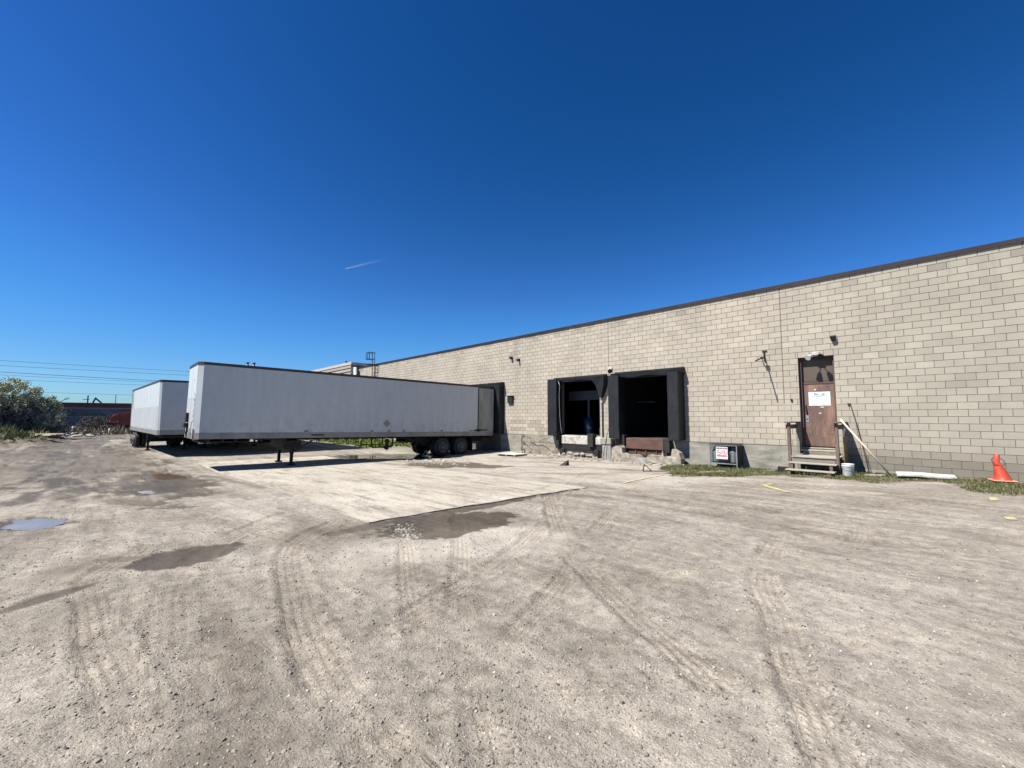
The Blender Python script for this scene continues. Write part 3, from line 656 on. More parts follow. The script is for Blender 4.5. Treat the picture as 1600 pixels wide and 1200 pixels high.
def pebbles(name, n, dmax, rmin, rmax, label, cols, pw=1.2):
    d = 1.4+dmax*rng.random(n)**pw; a = R(187)-R(102)*rng.random(n); x = d*np.cos(a); y = -17.6+d*np.sin(a)
    k = ~((x > SX0) & (x < SX1+.05) & (y > SY0-.05) & (y < SY1)); k &= fbm(x, y, 1.4, 4, 96) > rng.uniform(-.9, .5, n); x, y = x[k], y[k]
    gf = ground_fields(x, y); k = gf[1] < .5; x, y, z = x[k], y[k], gf[0][k]; n = len(x)
    rr = (rmin+(rmax-rmin)*rng.random(n)**4)[:, None, None]; an = rng.uniform(0, 6.28, n)
    o = np.array([(1,0,0),(0,1,0),(-1,0,0),(0,-1,0),(.1,.1,.8),(0,0,-.8)], float)[None]+rng.normal(0, .18, (n, 6, 3)); o = o*rr
    c, q_ = np.cos(an)[:, None], np.sin(an)[:, None]; V = np.stack([x[:, None]+o[:, :, 0]*c-o[:, :, 1]*q_*.7, y[:, None]+o[:, :, 0]*q_+o[:, :, 1]*c*.7, z[:, None]+o[:, :, 2]], 2).reshape(-1, 3)
    T = np.array([(0,1,4),(1,2,4),(2,3,4),(3,0,4),(1,0,5),(2,1,5),(3,2,5),(0,3,5)]); Fc = (T[None]+6*np.arange(n)[:, None, None]).reshape(-1)
    me = bpy.data.meshes.new(name); me.vertices.add(n*6); me.vertices.foreach_set('co', V.astype('f').ravel()); me.loops.add(n*24); me.loops.foreach_set('vertex_index', Fc.astype('i'))
    me.polygons.add(n*8); me.polygons.foreach_set('loop_start', np.arange(0, n*24, 3, dtype='i')); me.update(calc_edges=True)
    at = me.attributes.new('Col', 'FLOAT_COLOR', 'FACE'); cc = np.array(cols); ci = np.repeat(cc[rng.integers(0, len(cols), n)]*rng.uniform(.75, 1.25, (n, 1)), 8, 0)
    at.data.foreach_set('color', np.c_[ci, np.ones(n*8)].astype('f').ravel()); me.materials.append(PEB); ob = bpy.data.objects.new(name, me); sc.collection.objects.link(ob)
    return tag(ob, label, 'gravel', kind='stuff')
PEB, nt_, b_ = newmat('pebbles'); a_ = nd(nt_, 'Attribute', attribute_name='Col'); nt_.links.new(a_.outputs['Color'], b_.inputs['Base Color']); b_.inputs['Roughness'].default_value = .95; b_.inputs['Specular IOR Level'].default_value = .15
PC = ((.25,.225,.185),(.22,.20,.17),(.29,.265,.225),(.17,.155,.135),(.10,.09,.08),(.36,.34,.30))
pebbles('fine_gravel', 70000, 5.0, .0015, .0085, 'fine gravel and grit in the near yard', PC, 1.3)
pebbles('yard_grit', 60000, 16, .003, .016, 'small stones spread over the middle of the yard', PC, 1.0)
def cl():
    t = random.random(); return -6.25+1.0*t+random.gauss(0, .10), -14.15-.35*t+random.gauss(0, .10)
stones('pale_gravel', 420, cl, .006, .030, M['stone_pale'], 'pale stones tipped into the muddy dip by the slab')
def cl2(): return random.gauss(-17.3, 1.1), random.gauss(-6.6, .6)
stones('rubble_bits', 260, cl2, .02, .10, M['stone_pale'], 'pale rubble bits in the mud beside the trailer wheels')

# grass
def grass_mat(name, a, b_):
    mt, nt, b = newmat(name); at = nd(nt, 'Attribute', attribute_name='Col')
    nt.links.new(at.outputs['Color'], b.inputs['Base Color']); b.inputs['Roughness'].default_value = .7; b.inputs['Specular IOR Level'].default_value = .2
    return mt
M['grass'] = grass_mat('grass', None, None)
def grass(name, n, x0, x1, y0, y1, hmin, hmax, wd, label, mask=grass_mask, thr=.55, zf=None, cols=((.05,.075,.014),(.09,.115,.028),(.17,.15,.075),(.03,.05,.012),(.2,.17,.10))):
    xs = rng.uniform(x0, x1, n*3); ys = rng.uniform(y0, y1, n*3); mk = mask(xs, ys)*(.55+.9*smooth(-.5, .4, fbm(xs, ys, 2.5, 3, 70)))
    k = mk > rng.uniform(thr*.5, thr*1.6, len(xs)); xs, ys = xs[k][:n], ys[k][:n]; n = len(xs)
    zs = ground_fields(xs, ys)[0] if zf is None else zf(xs, ys)
    h = rng.uniform(hmin, hmax, n)*(.6+.8*smooth(-.4, .5, fbm(xs, ys, 1.5, 3, 71))); a = rng.uniform(0, 6.283, n); w_ = wd*rng.uniform(.6, 1.3, n)
    lx = rng.normal(0, .35, n)*h; ly = rng.normal(0, .35, n)*h
    p0 = np.stack([xs-np.cos(a)*w_/2, ys-np.sin(a)*w_/2, zs-.01], 1); p1 = np.stack([xs+np.cos(a)*w_/2, ys+np.sin(a)*w_/2, zs-.01], 1)
    p2 = np.stack([xs+lx, ys+ly, zs+h], 1)
    V = np.stack([p0, p1, p2], 1).reshape(-1, 3)
    me = bpy.data.meshes.new(name); me.vertices.add(n*3); me.vertices.foreach_set('co', V.astype('f').ravel())
    me.loops.add(n*3); me.loops.foreach_set('vertex_index', np.arange(n*3, dtype='i')); me.polygons.add(n); me.polygons.foreach_set('loop_start', np.arange(0, n*3, 3, dtype='i'))
    me.update(calc_edges=True); at = me.attributes.new('Col', 'FLOAT_COLOR', 'FACE')
    cc = np.array(cols); ci = cc[rng.integers(0, len(cols), n)]*rng.uniform(.7, 1.3, (n, 1)); at.data.foreach_set('color', np.c_[ci, np.ones(n)].astype('f').ravel())
    me.materials.append(M['grass']); o = bpy.data.objects.new(name, me); sc.collection.objects.link(o)
    return tag(o, label, 'grass', kind='stuff')
grass('grass', 34000, -9.2, 3, -5.6, 0, .015, .075, .02, 'short scruffy grass strip along the foot of the block wall')
grass('grass_verge', 16000, -75, -26, -7, 0, .08, .3, .09, 'green grass verge behind the trailers', cols=((.12,.17,.03),(.18,.22,.05),(.08,.12,.02)))
grass('bank_grass', 30000, -80, -42, -36, -19, .1, .5, .10, 'long grass on the bank below the tree',
      mask=lambda x, y: smooth(1.1, .7, ell(x, y, -62, -27.5, 17, 6.0, .18, 50, .2)), cols=((.13,.16,.05),(.2,.2,.09),(.26,.23,.14),(.09,.11,.05)))
# dry weeds and rubble far left
def farmask(x, y): return smooth(-62, -72, x)*smooth(-34, -30, y)*smooth(-6, -10, y)
grass('dry_weeds', 14000, -100, -60, -32, -8, .15, .6, .12, 'dry brown weeds in front of the far building', mask=farmask, cols=((.16,.125,.10),(.2,.165,.12),(.10,.085,.075),(.14,.14,.08)))
mb = MB()
for i in range(70):
    x = random.uniform(-82, -60); y = random.uniform(-26, -17.5); r = random.uniform(.1, .45)
    mb.rock((x, y, gz(x, y)+r*.2), r, .7)
tag(mb.build('rubble_heap', M['stone_pale']), 'scattered pale rubble at the far end of the yard', 'rubble', kind='stuff')

# ---------------------------------------------------------------- warehouse
HB = .2032; BL = .4085; J0 = -4.72; JS = 18*BL; ROOF = 6.24; WX0, WX1 = -41.3, 12.0
ware = empty('warehouse', (-14, 0, -.3)); tag(ware, 'long beige concrete block warehouse with dark roof flashing and open loading docks', 'warehouse')
def part(mb, name, mats, parent=ware, label=None):
    o = mb.build(name, mats); o.parent = parent
    o.matrix_parent_inverse = parent.matrix_world.inverted() if parent.type != 'EMPTY' else Matrix.Translation(-Vector(parent.location))
    if label: o['label'] = label
    return o
def sub(mb, name, mats, parent, label=None):       # parent has an identity basis: plain parenting keeps world coordinates
    o = mb.build(name, mats, parent)
    if label: o['label'] = label
    return o
DOOR = (-4.245, -3.225, .56, 3.64)
D2 = (-15.12, -12.62, .66, 3.42); D3 = (-11.5, -9.0, .64, 3.42); D1 = (-22.5, -20.0, .62, 3.4)
HOLES = [DOOR, D2, D3, D1]
def cuts(x0, x1, z0, z1):
    out = [(x0, x1, z0, z1)]
    for a, b_, c, d in HOLES:
        nxt = []
        for (p, q_, r, s) in out:
            if q_ <= a or p >= b_ or s <= c or r >= d: nxt.append((p, q_, r, s)); continue
            if p < a: nxt.append((p, a, r, s))
            if q_ > b_: nxt.append((b_, q_, r, s))
            p2, q2 = max(p, a), min(q_, b_)
            if r < c-.01: nxt.append((p2, q2, r, c))
            if s > d+.01: nxt.append((p2, q2, d, s))
        out = nxt
    return [t for t in out if t[1]-t[0] > .02 and t[3]-t[2] > .02]
mb = MB(); joints = [J0+JS*k for k in range(-5, 3)]
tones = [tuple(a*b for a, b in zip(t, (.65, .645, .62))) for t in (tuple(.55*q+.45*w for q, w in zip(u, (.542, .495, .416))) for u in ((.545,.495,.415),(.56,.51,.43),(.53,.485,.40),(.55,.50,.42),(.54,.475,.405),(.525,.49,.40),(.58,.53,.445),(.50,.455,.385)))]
def sag(x, z):   # lowest courses right of the door have settled
    return -.07*float(smooth(-3.2, -.4, x))*float(smooth(.7, -.1, z))
for k in range(-11, 23):
    z0 = 1.6+k*HB; z1 = min(z0+HB, ROOF)
    if z1-z0 < .03: continue
    off = 0 if k % 2 == 0 else BL/2
    for ji in range(len(joints)-1):
        ja, jb = joints[ji], joints[ji+1]; xs = [ja]+[ja+off+BL*n for n in range(0, 19)]+[jb]
        xs = sorted(set(round(x, 4) for x in xs if ja-1e-6 <= x <= jb+1e-6)); xs2 = [xs[0]]
        for x in xs[1:]:
            if x-xs2[-1] > .03: xs2.append(x)
        for x0, x1 in zip(xs2[:-1], xs2[1:]):
            if x1 < WX0 or x0 > WX1: continue
            x0 = max(x0, WX0); 
            if x1-x0 < .03: continue
            if z0 < .57 and x0 < -4.3 and not (-18.15 < x0 < -12.2): continue
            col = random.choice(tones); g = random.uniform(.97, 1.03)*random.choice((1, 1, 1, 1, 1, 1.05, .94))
            rx = float(smooth(-6, 1, x0)); g *= 1.03-.13*rx; col = (col[0]*(1-.03*rx), col[1]*(1+.012*rx), col[2]*(1.03+.02*rx))  # lens falloff put into the block colour: lighter left, dimmer and greener right
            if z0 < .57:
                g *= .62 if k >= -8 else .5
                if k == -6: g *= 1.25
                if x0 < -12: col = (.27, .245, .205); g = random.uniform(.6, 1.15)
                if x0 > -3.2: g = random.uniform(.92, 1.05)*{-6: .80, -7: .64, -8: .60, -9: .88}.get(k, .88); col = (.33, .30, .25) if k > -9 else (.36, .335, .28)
            elif z0 > ROOF-.45 and random.random() < .2: g *= .8
            if -19.2 < x0 < -18.5 and z0 > 2.6: g *= .88
            if x0 < -16 and x0 > -19.2 and .5 < z0 < 1.2 and random.random() < .4: g *= .75
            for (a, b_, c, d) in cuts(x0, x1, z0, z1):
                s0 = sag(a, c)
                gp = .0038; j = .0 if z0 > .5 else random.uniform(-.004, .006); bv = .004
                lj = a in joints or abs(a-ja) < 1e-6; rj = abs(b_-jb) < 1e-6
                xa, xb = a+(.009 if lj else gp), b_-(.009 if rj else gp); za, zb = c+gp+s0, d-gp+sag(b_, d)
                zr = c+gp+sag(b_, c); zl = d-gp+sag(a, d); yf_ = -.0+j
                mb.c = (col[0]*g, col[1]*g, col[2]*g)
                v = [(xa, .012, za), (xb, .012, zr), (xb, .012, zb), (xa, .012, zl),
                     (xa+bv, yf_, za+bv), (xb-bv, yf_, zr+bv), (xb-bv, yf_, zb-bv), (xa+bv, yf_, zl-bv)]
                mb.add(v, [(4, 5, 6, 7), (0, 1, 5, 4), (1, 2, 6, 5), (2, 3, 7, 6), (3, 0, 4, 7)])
mb.c = None; mb.m = 1
for (a, b_, c, d) in cuts(WX0, WX1, -.9, ROOF): mb.box(a, b_, .010, .30, c, d)
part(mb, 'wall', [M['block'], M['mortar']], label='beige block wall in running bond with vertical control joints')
# joint sealant
SEAL = mat('sealant', (.5, .48, .44), .7)
for i, jx in enumerate(joints):
    if jx < WX0+.1 or jx > WX1-.1: continue
    zt = 2.05 if i == 5 else (3.4 if i == 4 else 5.9)
    mb = MB(); mb.box(jx-.008, jx+.008, .002, .010, .6, zt); part(mb, 'joint_sealant', SEAL)
mb = MB()
for a, b_, c, d in [(WX0, 2.0, 0, 0), (2.0, WX1, 0, 0)]:
    mb.box(a, b_-.004, -.035, .35, ROOF-.005, ROOF+.115, .008)
    mb.box(a, b_-.004, -.048, -.036, ROOF-.02, ROOF+.02)
x = WX0
part(mb, 'roof_flashing', M['flashing'], label='dark brown metal flashing along the roof edge')
mb = MB(); mb.box(WX0, WX1, .351, 45, ROOF-.2, ROOF+.03); mb.box(WX0, WX1, 44.7, 45, -.9, ROOF-.21); mb.box(WX0, WX0+.3, .31, 44.6, -.9, ROOF-.21); mb.box(WX1-.3, WX1, .31, 44.6, -.9, ROOF-.21)
part(mb, 'roof', M['concrete'])
# parging
mb = MB()
def rag(x0, x1, z0, z1, y=-.012, n=14, amp=.04, se=0, sides=(1, 1, 1, 1)):
    P_ = []
    def e(a, b_, ax, on):
        for i in range(n):
            t = i/n; x = a[0]+(b_[0]-a[0])*t; z = a[1]+(b_[1]-a[1])*t; r = random.uniform(-amp, amp)*on
            P_.append((x+(r if ax == 0 else 0), z+(r if ax == 1 else 0)))
    e((x0, z0), (x1, z0), 1, sides[0]); e((x1, z0), (x1, z1), 0, sides[1]); e((x1, z1), (x0, z1), 1, sides[2]); e((x0, z1), (x0, z0), 0, sides[3])
    m_ = len(P_); mb.add([(x, y, z) for x, z in P_]+[(x, .011, z) for x, z in P_], [tuple(range(m_))]+[(i, m_+i, m_+(i+1) % m_, (i+1) % m_) for i in range(m_)])
rag(-8.95, -4.32, -.8, .565, sides=(0, 0, .25, 0), amp=.03); part(mb, 'parged_plinth', M['stain_plinth']); mb = MB()
rag(-19.9, -18.1, -.8, .555, sides=(0, 1, .2, 0), amp=.05); part(mb, 'parged_plinth', M['stain_plinth']); mb = MB()
rag(-17.15, -15.25, .22, .56, sides=(1, 0, .2, 1), amp=.06); part(mb, 'parged_plinth', M['stain_plinth']); mb = MB()
rag(-41, -23.5, -.8, .56, sides=(0, 0, .2, 0), amp=.03); part(mb, 'parged_plinth', M['stain_plinth']); mb = MB()
rag(-5.9, -4.9, .08, .24, y=-.018, amp=.03); part(mb, 'parging_patch', M['stain_plinth'])

# loading bays
def pad(mb, x0, x1, z0, z1, dep, taper=.06):
    n = 14; rows = []
    for i in range(n+1):
        z = z0+(z1-z0)*i/n; o = len(mb.v); w1 = .004*math.sin(i*1.3+x0); w2 = .004*math.sin(i*.9+x1)
        for x, y in ((x0, -.004), (x0+w1*.4, -dep*.5), (x0+.02+w1, -dep+.02), (x0+.06+w1, -dep+w2), ((x0+x1)/2, -dep-.004+w2), (x1-.06+w2, -dep+w1), (x1-.02+w2, -dep+.02), (x1+w2*.4, -dep*.5), (x1, -.004)):
            mb.v.append((x, y, z))
        rows.append(o)
    for i in range(n):
        for k in range(8): mb.f.append((rows[i]+k, rows[i]+k+1, rows[i+1]+k+1, rows[i+1]+k)); mb.mi.append(0); mb.col.append(None); mb.sm.append(False)
    for o in (rows[0], rows[-1]): mb.f.append(tuple(o+k for k in range(9))); mb.mi.append(0); mb.col.append(None); mb.sm.append(False)
def bay(x0, x1, z0, z1, left, right, head):
    mb = MB()
    if head:
        hx0, hx1, hz0, hz1, dep = head
        mb.box(hx0+.02, hx1-.02, -.06, -.006, hz0-.05, hz1+.04)
        # sloping fabric head: top sheet falls away from the wall, front curtain
        n = 16
        for i in range(n):
            a = hx0+(hx1-hx0)*i/n; b_ = hx0+(hx1-hx0)*(i+1)/n
            sgn = .012*math.sin(i*1.7); sg2 = .012*math.sin((i+1)*1.7)
            za, zb = hz0+.03*math.sin(i*.9), hz0+.03*math.sin((i+1)*.9)
            mb.quad((a, -.02, hz1), (b_, -.02, hz1), (b_, -dep, hz1-.05+sg2), (a, -dep, hz1-.05+sgn))
            mb.quad((a, -dep, hz1-.05+sgn), (b_, -dep, hz1-.05+sg2), (b_, -dep+.04, zb), (a, -dep+.04, za))
            mb.quad((a, -dep+.04, za), (b_, -dep+.04, zb), (b_, -.06, zb+.03), (a, -.06, za+.03))
        mb.add([(hx0, -.02, hz1), (hx0, -dep, hz1-.05), (hx0, -dep+.04, hz0), (hx0, -.06, hz0+.03)], [(0, 1, 2, 3)])
        mb.add([(hx1, -.02, hz1), (hx1, -dep, hz1-.05), (hx1, -dep+.04, hz0), (hx1, -.06, hz0+.03)], [(3, 2, 1, 0)])
    s = part(mb, 'dock_seal', M['black_vinyl'])
    s.matrix_parent_inverse = Matrix.Translation(-Vector(ware.location))
    for p_ in (left, right):
        if p_:
            m2 = MB(); pad(m2, *p_); sub(m2, 'side_pad', M['black_vinyl'], s)
    return s
s2 = bay(*D2, (-15.68, -15.02, .62, 3.56, .46), None, (-15.55, -12.15, 3.42, 3.62, .26))
s2['label'] = 'torn black dock seal with its right pad missing'
m2 = MB(); m2.add([(-12.9, -.30, 3.42), (-12.16, -.30, 3.56), (-12.2, -.28, 3.1), (-12.42, -.2, 2.5), (-12.62, -.12, 2.62), (-12.7, -.2, 3.1)], [(0, 5, 4, 3, 2, 1)])
m2.add([(-12.16, -.30, 3.56), (-12.2, -.28, 3.1), (-12.42, -.2, 2.5), (-12.40, -.006, 2.5), (-12.14, -.006, 3.1), (-12.12, -.006, 3.58)], [(0, 1, 4, 5), (1, 2, 3, 4)])
sub(m2, 'torn_flap', M['black_vinyl'], s2)
m2 = MB(); m2.tube([(-14.98, -.35, 3.46), (-14.86, -.36, 3.2), (-14.93, -.34, 2.7), (-14.9, -.33, 1.6), (-14.82, -.33, .9), (-14.80, -.3, .72)], .012, 6); sub(m2, 'loose_piping', M['galv'], s2)
s3 = bay(*D3, (-11.82, -11.22, .60, 3.50, .50), (-8.88, -8.36, .62, 3.46, .52), (-11.72, -8.3, 3.40, 3.64, .40))
s3['label'] = 'black foam dock seal with both side pads in place'
s1 = bay(*D1, (-23.1, -22.45, .6, 3.5, .5), (-20.1, -19.6, .58, 3.5, .40), (-23.0, -19.55, 3.36, 3.66, .42))
s1['label'] = 'black dock seal squeezed by the docked trailer'
# sills, bumpers, leveller
def bumper(x0, x1, z0, z1, d, y1=-.004):
    m_ = MB()
    n = 6
    for i in range(n): m_.box(x0+.002*(i % 2), x1-.002*(i % 2), -d, y1, z0+(z1-z0)*i/n+.001, z0+(z1-z0)*(i+1)/n-.001, .008)
    part(m_, 'dock_bumper', M['rubber'])
bumper(-15.22, -15.02, .14, .78, .3); bumper(-13.18, -12.85, .14, .76, .3)
bumper(-11.38, -11.08, .05, .78, .32); bumper(-9.22, -8.92, .08, .66, .32)
mb = MB(); mb.box(-15.0, -13.2, -.14, .30, .20, .63, .03); mb.box(-12.83, -12.46, -.16, .02, .22, .60, .05)
part(mb, 'dock_sill', M['white_chip'], label='chipped white painted concrete dock sill')
mb = MB(); mb.box(-15.35, -12.4, -.10, .01, -.08, .198, .02); mb.box(-15.1, -14.8, -.16, -.101, -.35, -.02, .02); mb.box(-12.85, -12.62, -.2, -.101, -.42, .0, .02)
part(mb, 'dock_beam', M['dark_steel'])
mb = MB(); mb.box(-11.06, -9.24, -.22, -.18, .17, .62, .01); mb.box(-11.06, -9.24, -.18, .4, .60, .645, .005)
mb.box(-11.0, -9.3, -.13, -.10, -.12, .12, .01); mb.box(-11.05, -9.24, -.09, .01, -.4, .17)
for xx in (-10.6, -10.1, -9.6): mb.box(xx-.03, xx+.03, -.17, -.131, -.1, .16)
part(mb, 'dock_leveller', M['rust_plate'], label='rusty brown dock leveller plate')
mb = MB(); mb.box(-12.34, -11.86, -.26, -.004, -.8, .28, .02); mb.box(-12.38, -11.82, -.30, -.004, .285, .60, .03)
for xx in (-12.22, -12.1, -11.98): mb.box(xx-.008, xx+.008, -.268, -.262, -.5, .24)
part(mb, 'dock_pier', M['concrete'], label='battered concrete pier between the two open docks')
mb = MB(); mb.box(-12.50, -12.40, -.02, .0-.0015, .62, 2.3); part(mb, 'steel_angle', M['dark_steel'])
# inside
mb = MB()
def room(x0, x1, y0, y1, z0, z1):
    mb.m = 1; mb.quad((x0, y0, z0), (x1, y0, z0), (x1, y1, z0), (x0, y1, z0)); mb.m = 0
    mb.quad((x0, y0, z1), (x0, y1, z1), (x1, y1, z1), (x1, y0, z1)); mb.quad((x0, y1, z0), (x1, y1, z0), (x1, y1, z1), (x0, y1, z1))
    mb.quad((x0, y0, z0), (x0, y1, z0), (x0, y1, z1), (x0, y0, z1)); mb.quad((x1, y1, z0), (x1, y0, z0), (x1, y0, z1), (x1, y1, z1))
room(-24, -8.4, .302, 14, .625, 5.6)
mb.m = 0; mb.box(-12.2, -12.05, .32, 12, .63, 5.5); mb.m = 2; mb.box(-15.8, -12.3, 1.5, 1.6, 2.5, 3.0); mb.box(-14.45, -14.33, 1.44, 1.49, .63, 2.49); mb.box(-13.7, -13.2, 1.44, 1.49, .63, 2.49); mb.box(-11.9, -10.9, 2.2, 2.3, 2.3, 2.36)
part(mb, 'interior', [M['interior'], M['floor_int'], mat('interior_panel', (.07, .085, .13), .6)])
# door and frame
mb = MB(); a, b_, c, d = DOOR
mb.box(a+.002, a+.06, .02, .16, c, d-.002); mb.box(b_-.06, b_-.002, .02, .16, c, d-.002); mb.box(a+.06, b_-.06, .02, .16, d-.06, d-.002)
mb.box(a+.06, b_-.06, .10, .16, 2.72, 2.78)
part(mb, 'door_frame', M['frame_brown']).location = (0, .10, 0)
mb = MB(); mb.box(a+.061, b_-.061, .135, .155, 2.781, d-.061, .004); mb.box(a+.1, b_-.1, .128, .1345, 2.82, d-.1, .003)
part(mb, 'transom_panel', M['panel_brown']).location = (0, .10, 0)
mb = MB(); mb.box(a+.063, b_-.063, .115, .155, c+.03, 2.717, .004)
door = part(mb, 'door', M['door_brown'], label='scuffed reddish brown steel door'); door.location = (0, .10, 0)
door.matrix_parent_inverse = Matrix.Translation(-Vector(ware.location))
mb = MB(); mb.box(-4.135, -4.045, .100, .114, 1.40, 1.64, .004); mb.m = 1; mb.box(-4.11, -4.08, .088, .0995, 1.49, 1.53, .003)
mb.tube([(-4.125, .11, 2.0), (-4.12, .05, 1.97), (-4.10, .045, 1.75), (-4.09, .11, 1.66)], .014, 8)
sub(mb, 'door_handle', [M['galv'], M['dark_steel']], door)
mb = MB(); mb.box(-4.03, -3.41, .108, .1135, 1.975, 2.445)
text_into(mb, 'Bee - Jay', -3.715, .1065, 2.345, .085, 1, .36, .012, .35)
text_into(mb, 'ENTERPRISES LTD', -3.70, .1065, 2.285, .05, 2, .48, .014)
text_into(mb, 'UNIT 10 A', -3.71, .1065, 2.215, .05, 1, .30)
text_into(mb, 'DELIVERIES', -3.84, .1065, 2.155, .035, 1, .2, .01); text_into(mb, 'RECEIVING', -3.56, .1065, 2.155, .035, 1, .2, .01)
text_into(mb, 'HOURS', -3.72, .1065, 2.11, .03, 2, .12)
text_into(mb, 'MON - THU', -3.86, .1065, 2.06, .032, 1, .17); text_into(mb, '8 AM - 4 PM', -3.56, .1065, 2.06, .032, 1, .19)
text_into(mb, 'FRIDAY', -3.86, .1065, 2.005, .032, 1, .17, .01); text_into(mb, '8 AM - 2 PM', -3.56, .1065, 2.005, .032, 1, .19, .01)
sub(mb, 'sign', [M['sign_white'], M['ink'], M['ink_blue']], door, label='white paper sign with lettering taped on the door')
mb = MB(); mb.lathe([(0, 0), (.03, 0), (.03, .01), (0, .012)], 0, 0, 0, n=12); 
mb.v = [(-3.83+x, .113-z, 2.51+y) for x, y, z in mb.v]
sub(mb, 'peephole', M['white_paint'], door)
mb = MB(); mb.box(-3.70, -3.60, .105, .1145, 1.90, 1.94, .003); sub(mb, 'tape_scrap', M['white_paint'], door)
mb = MB(); mb.box(-3.76, -3.68, .107, .1145, 1.70, 1.73, .003); sub(mb, 'tape_scrap', M['white_paint'], door)
mb = MB(); mb.box(a-.02, b_+.02, -.03, .21, c-.04, c-.002, .006)
part(mb, 'door_threshold', M['wood_step'])
# fittings on the wall
def flood(cx, cz, s=1.0, double=True, label=None):
    mb = MB(); mb.box(cx-.09*s, cx+.09*s, -.07, -.002, cz-.02, cz+.09*s, .015)
    f = part(mb, 'floodlight', M['white_paint'], label=label); f.matrix_parent_inverse = Matrix.Translation(-Vector(ware.location))
    for sgn in ((-1, 1) if double else (1,)):
        m2 = MB(); m2.tube([(cx+sgn*.04*s, -.05, cz), (cx+sgn*.08*s, -.12*s, cz-.02)], .014, 6)
        dx = sgn*.5; d_ = Vector((dx, -1, -.55)).normalized(); p0 = Vector((cx+sgn*.09*s, -.13*s, cz-.02))
        m2.m = 1; m2.tube([p0, p0+d_*.05*s, p0+d_*.13*s, p0+d_*.16*s], [.03*s, .055*s, .075*s, .08*s], 14)
        sub(m2, 'lamp_head', [M['dark_steel'], M['plastic_white'] if sgn < 0 else M['dark_steel']], f)
flood(-3.70, 3.69, 1.2, True, 'white twin floodlight above the brown door')
flood(-11.98, 3.84, 1.3, False, 'floodlight on the joint between the two open docks')
mb = MB(); mb.box(-19.19, -18.76, -.12, -.004, 2.40, 2.80, .01); mb.box(-19.23, -18.72, -.15, -.005, 2.80, 2.84)
part(mb, 'electrical_box', M['dark_steel'])
mb = MB(); mb.tube([(-18.9, .0, 5.1), (-18.9, -.16, 5.1)], .09, 10); part(mb, 'vent_stub', M['dark_steel'])
mb = MB(); mb.tube([(-18.28, .0, 4.92), (-18.28, -.22, 4.90)], [.09, .05], 8); part(mb, 'vent_stub', M['dark_steel'])
mb = MB(); mb.add([(-3.27, -.004, 4.30), (-3.13, -.004, 4.30), (-3.13, -.17, 4.24), (-3.27, -.17, 4.24), (-3.25, -.004, 4.10), (-3.15, -.004, 4.10), (-3.15, -.12, 4.12), (-3.25, -.12, 4.12)], [(0, 1, 2, 3), (3, 2, 6, 7), (7, 6, 5, 4), (0, 3, 7, 4), (1, 5, 6, 2)]); part(mb, 'wall_lamp', M['dark_steel'])
mb = MB(); mb.box(-5.36, -5.20, -.03, -.004, 3.98, 4.02); mb.box(-5.30, -5.27, -.05, -.004, 3.62, 3.98)
mb.bar((-5.285, -.02, 3.80), (-5.28, -1.0, 3.55), .035); mb.bar((-5.28, -.35, 3.72), (-5.29, -.02, 3.45), .02); mb.box(-5.35, -5.22, -.30, -.2, 3.70, 3.76)
part(mb, 'bracket_arm', M['dark_steel'], label='rusty bracket arm sticking out of the wall')
mb = MB(); mb.box(-4.52, -4.46, -.05, -.004, 2.14, 2.22, .006); part(mb, 'door_bell', M['dark_steel'])
mb = MB(); mb.tube([(-12.03, -.03, 3.6), (-12.0, -.035, 2.4), (-12.02, -.05, 1.3), (-12.05, -.32, .55), (-12.12, -.38, .1), (-12.2, -.42, -.4)], .012, 6)
part(mb, 'cable', M['rubber'])
mb = MB(); mb.tube([(-2.86, -.03, 2.0), (-2.84, -.05, 1.98), (-2.70, -.06, 1.3), (-2.58, -.08, .6), (-2.44, -.3, -.1)], .009, 6); mb.box(-2.92, -2.84, -.05, -.003, 1.99, 2.03)
mb.tube([(-2.72, -.12, 1.35), (-2.62, -.25, .7), (-2.55, -.35, -.1)], .006, 5)
part(mb, 'hanging_cord', M['rubber'])
# roof ladder
mb = MB()
LX, LY = -37.1, -.25
for dx in (0, .45): mb.tube([(LX+dx, LY, .3), (LX+dx, LY, 7.35)], .035, 6)
z = .5
while z < 6.9: mb.tube([(LX, LY, z), (LX+.45, LY, z)], .02, 5); z += .30
for z in (6.25, 6.7, 7.3):
    mb.tube([(LX, LY, z), (LX-.1, LY-.55, z), (LX+.55, LY-.55, z), (LX+.45, LY, z)], .03, 5)
for p_ in ((LX-.1, LY-.55), (LX+.22, LY-.55), (LX+.55, LY-.55)): mb.tube([(p_[0], p_[1], 6.7), (p_[0], p_[1], 7.3)], .03, 5)
for z in (4.5, 5.5, 6.25):
    for dx in (0, .45): mb.bar((LX+dx, LY, z), (LX+dx, -.004, z), .03)
part(mb, 'roof_ladder', M['dark_steel'], label='black steel roof ladder with cage top')

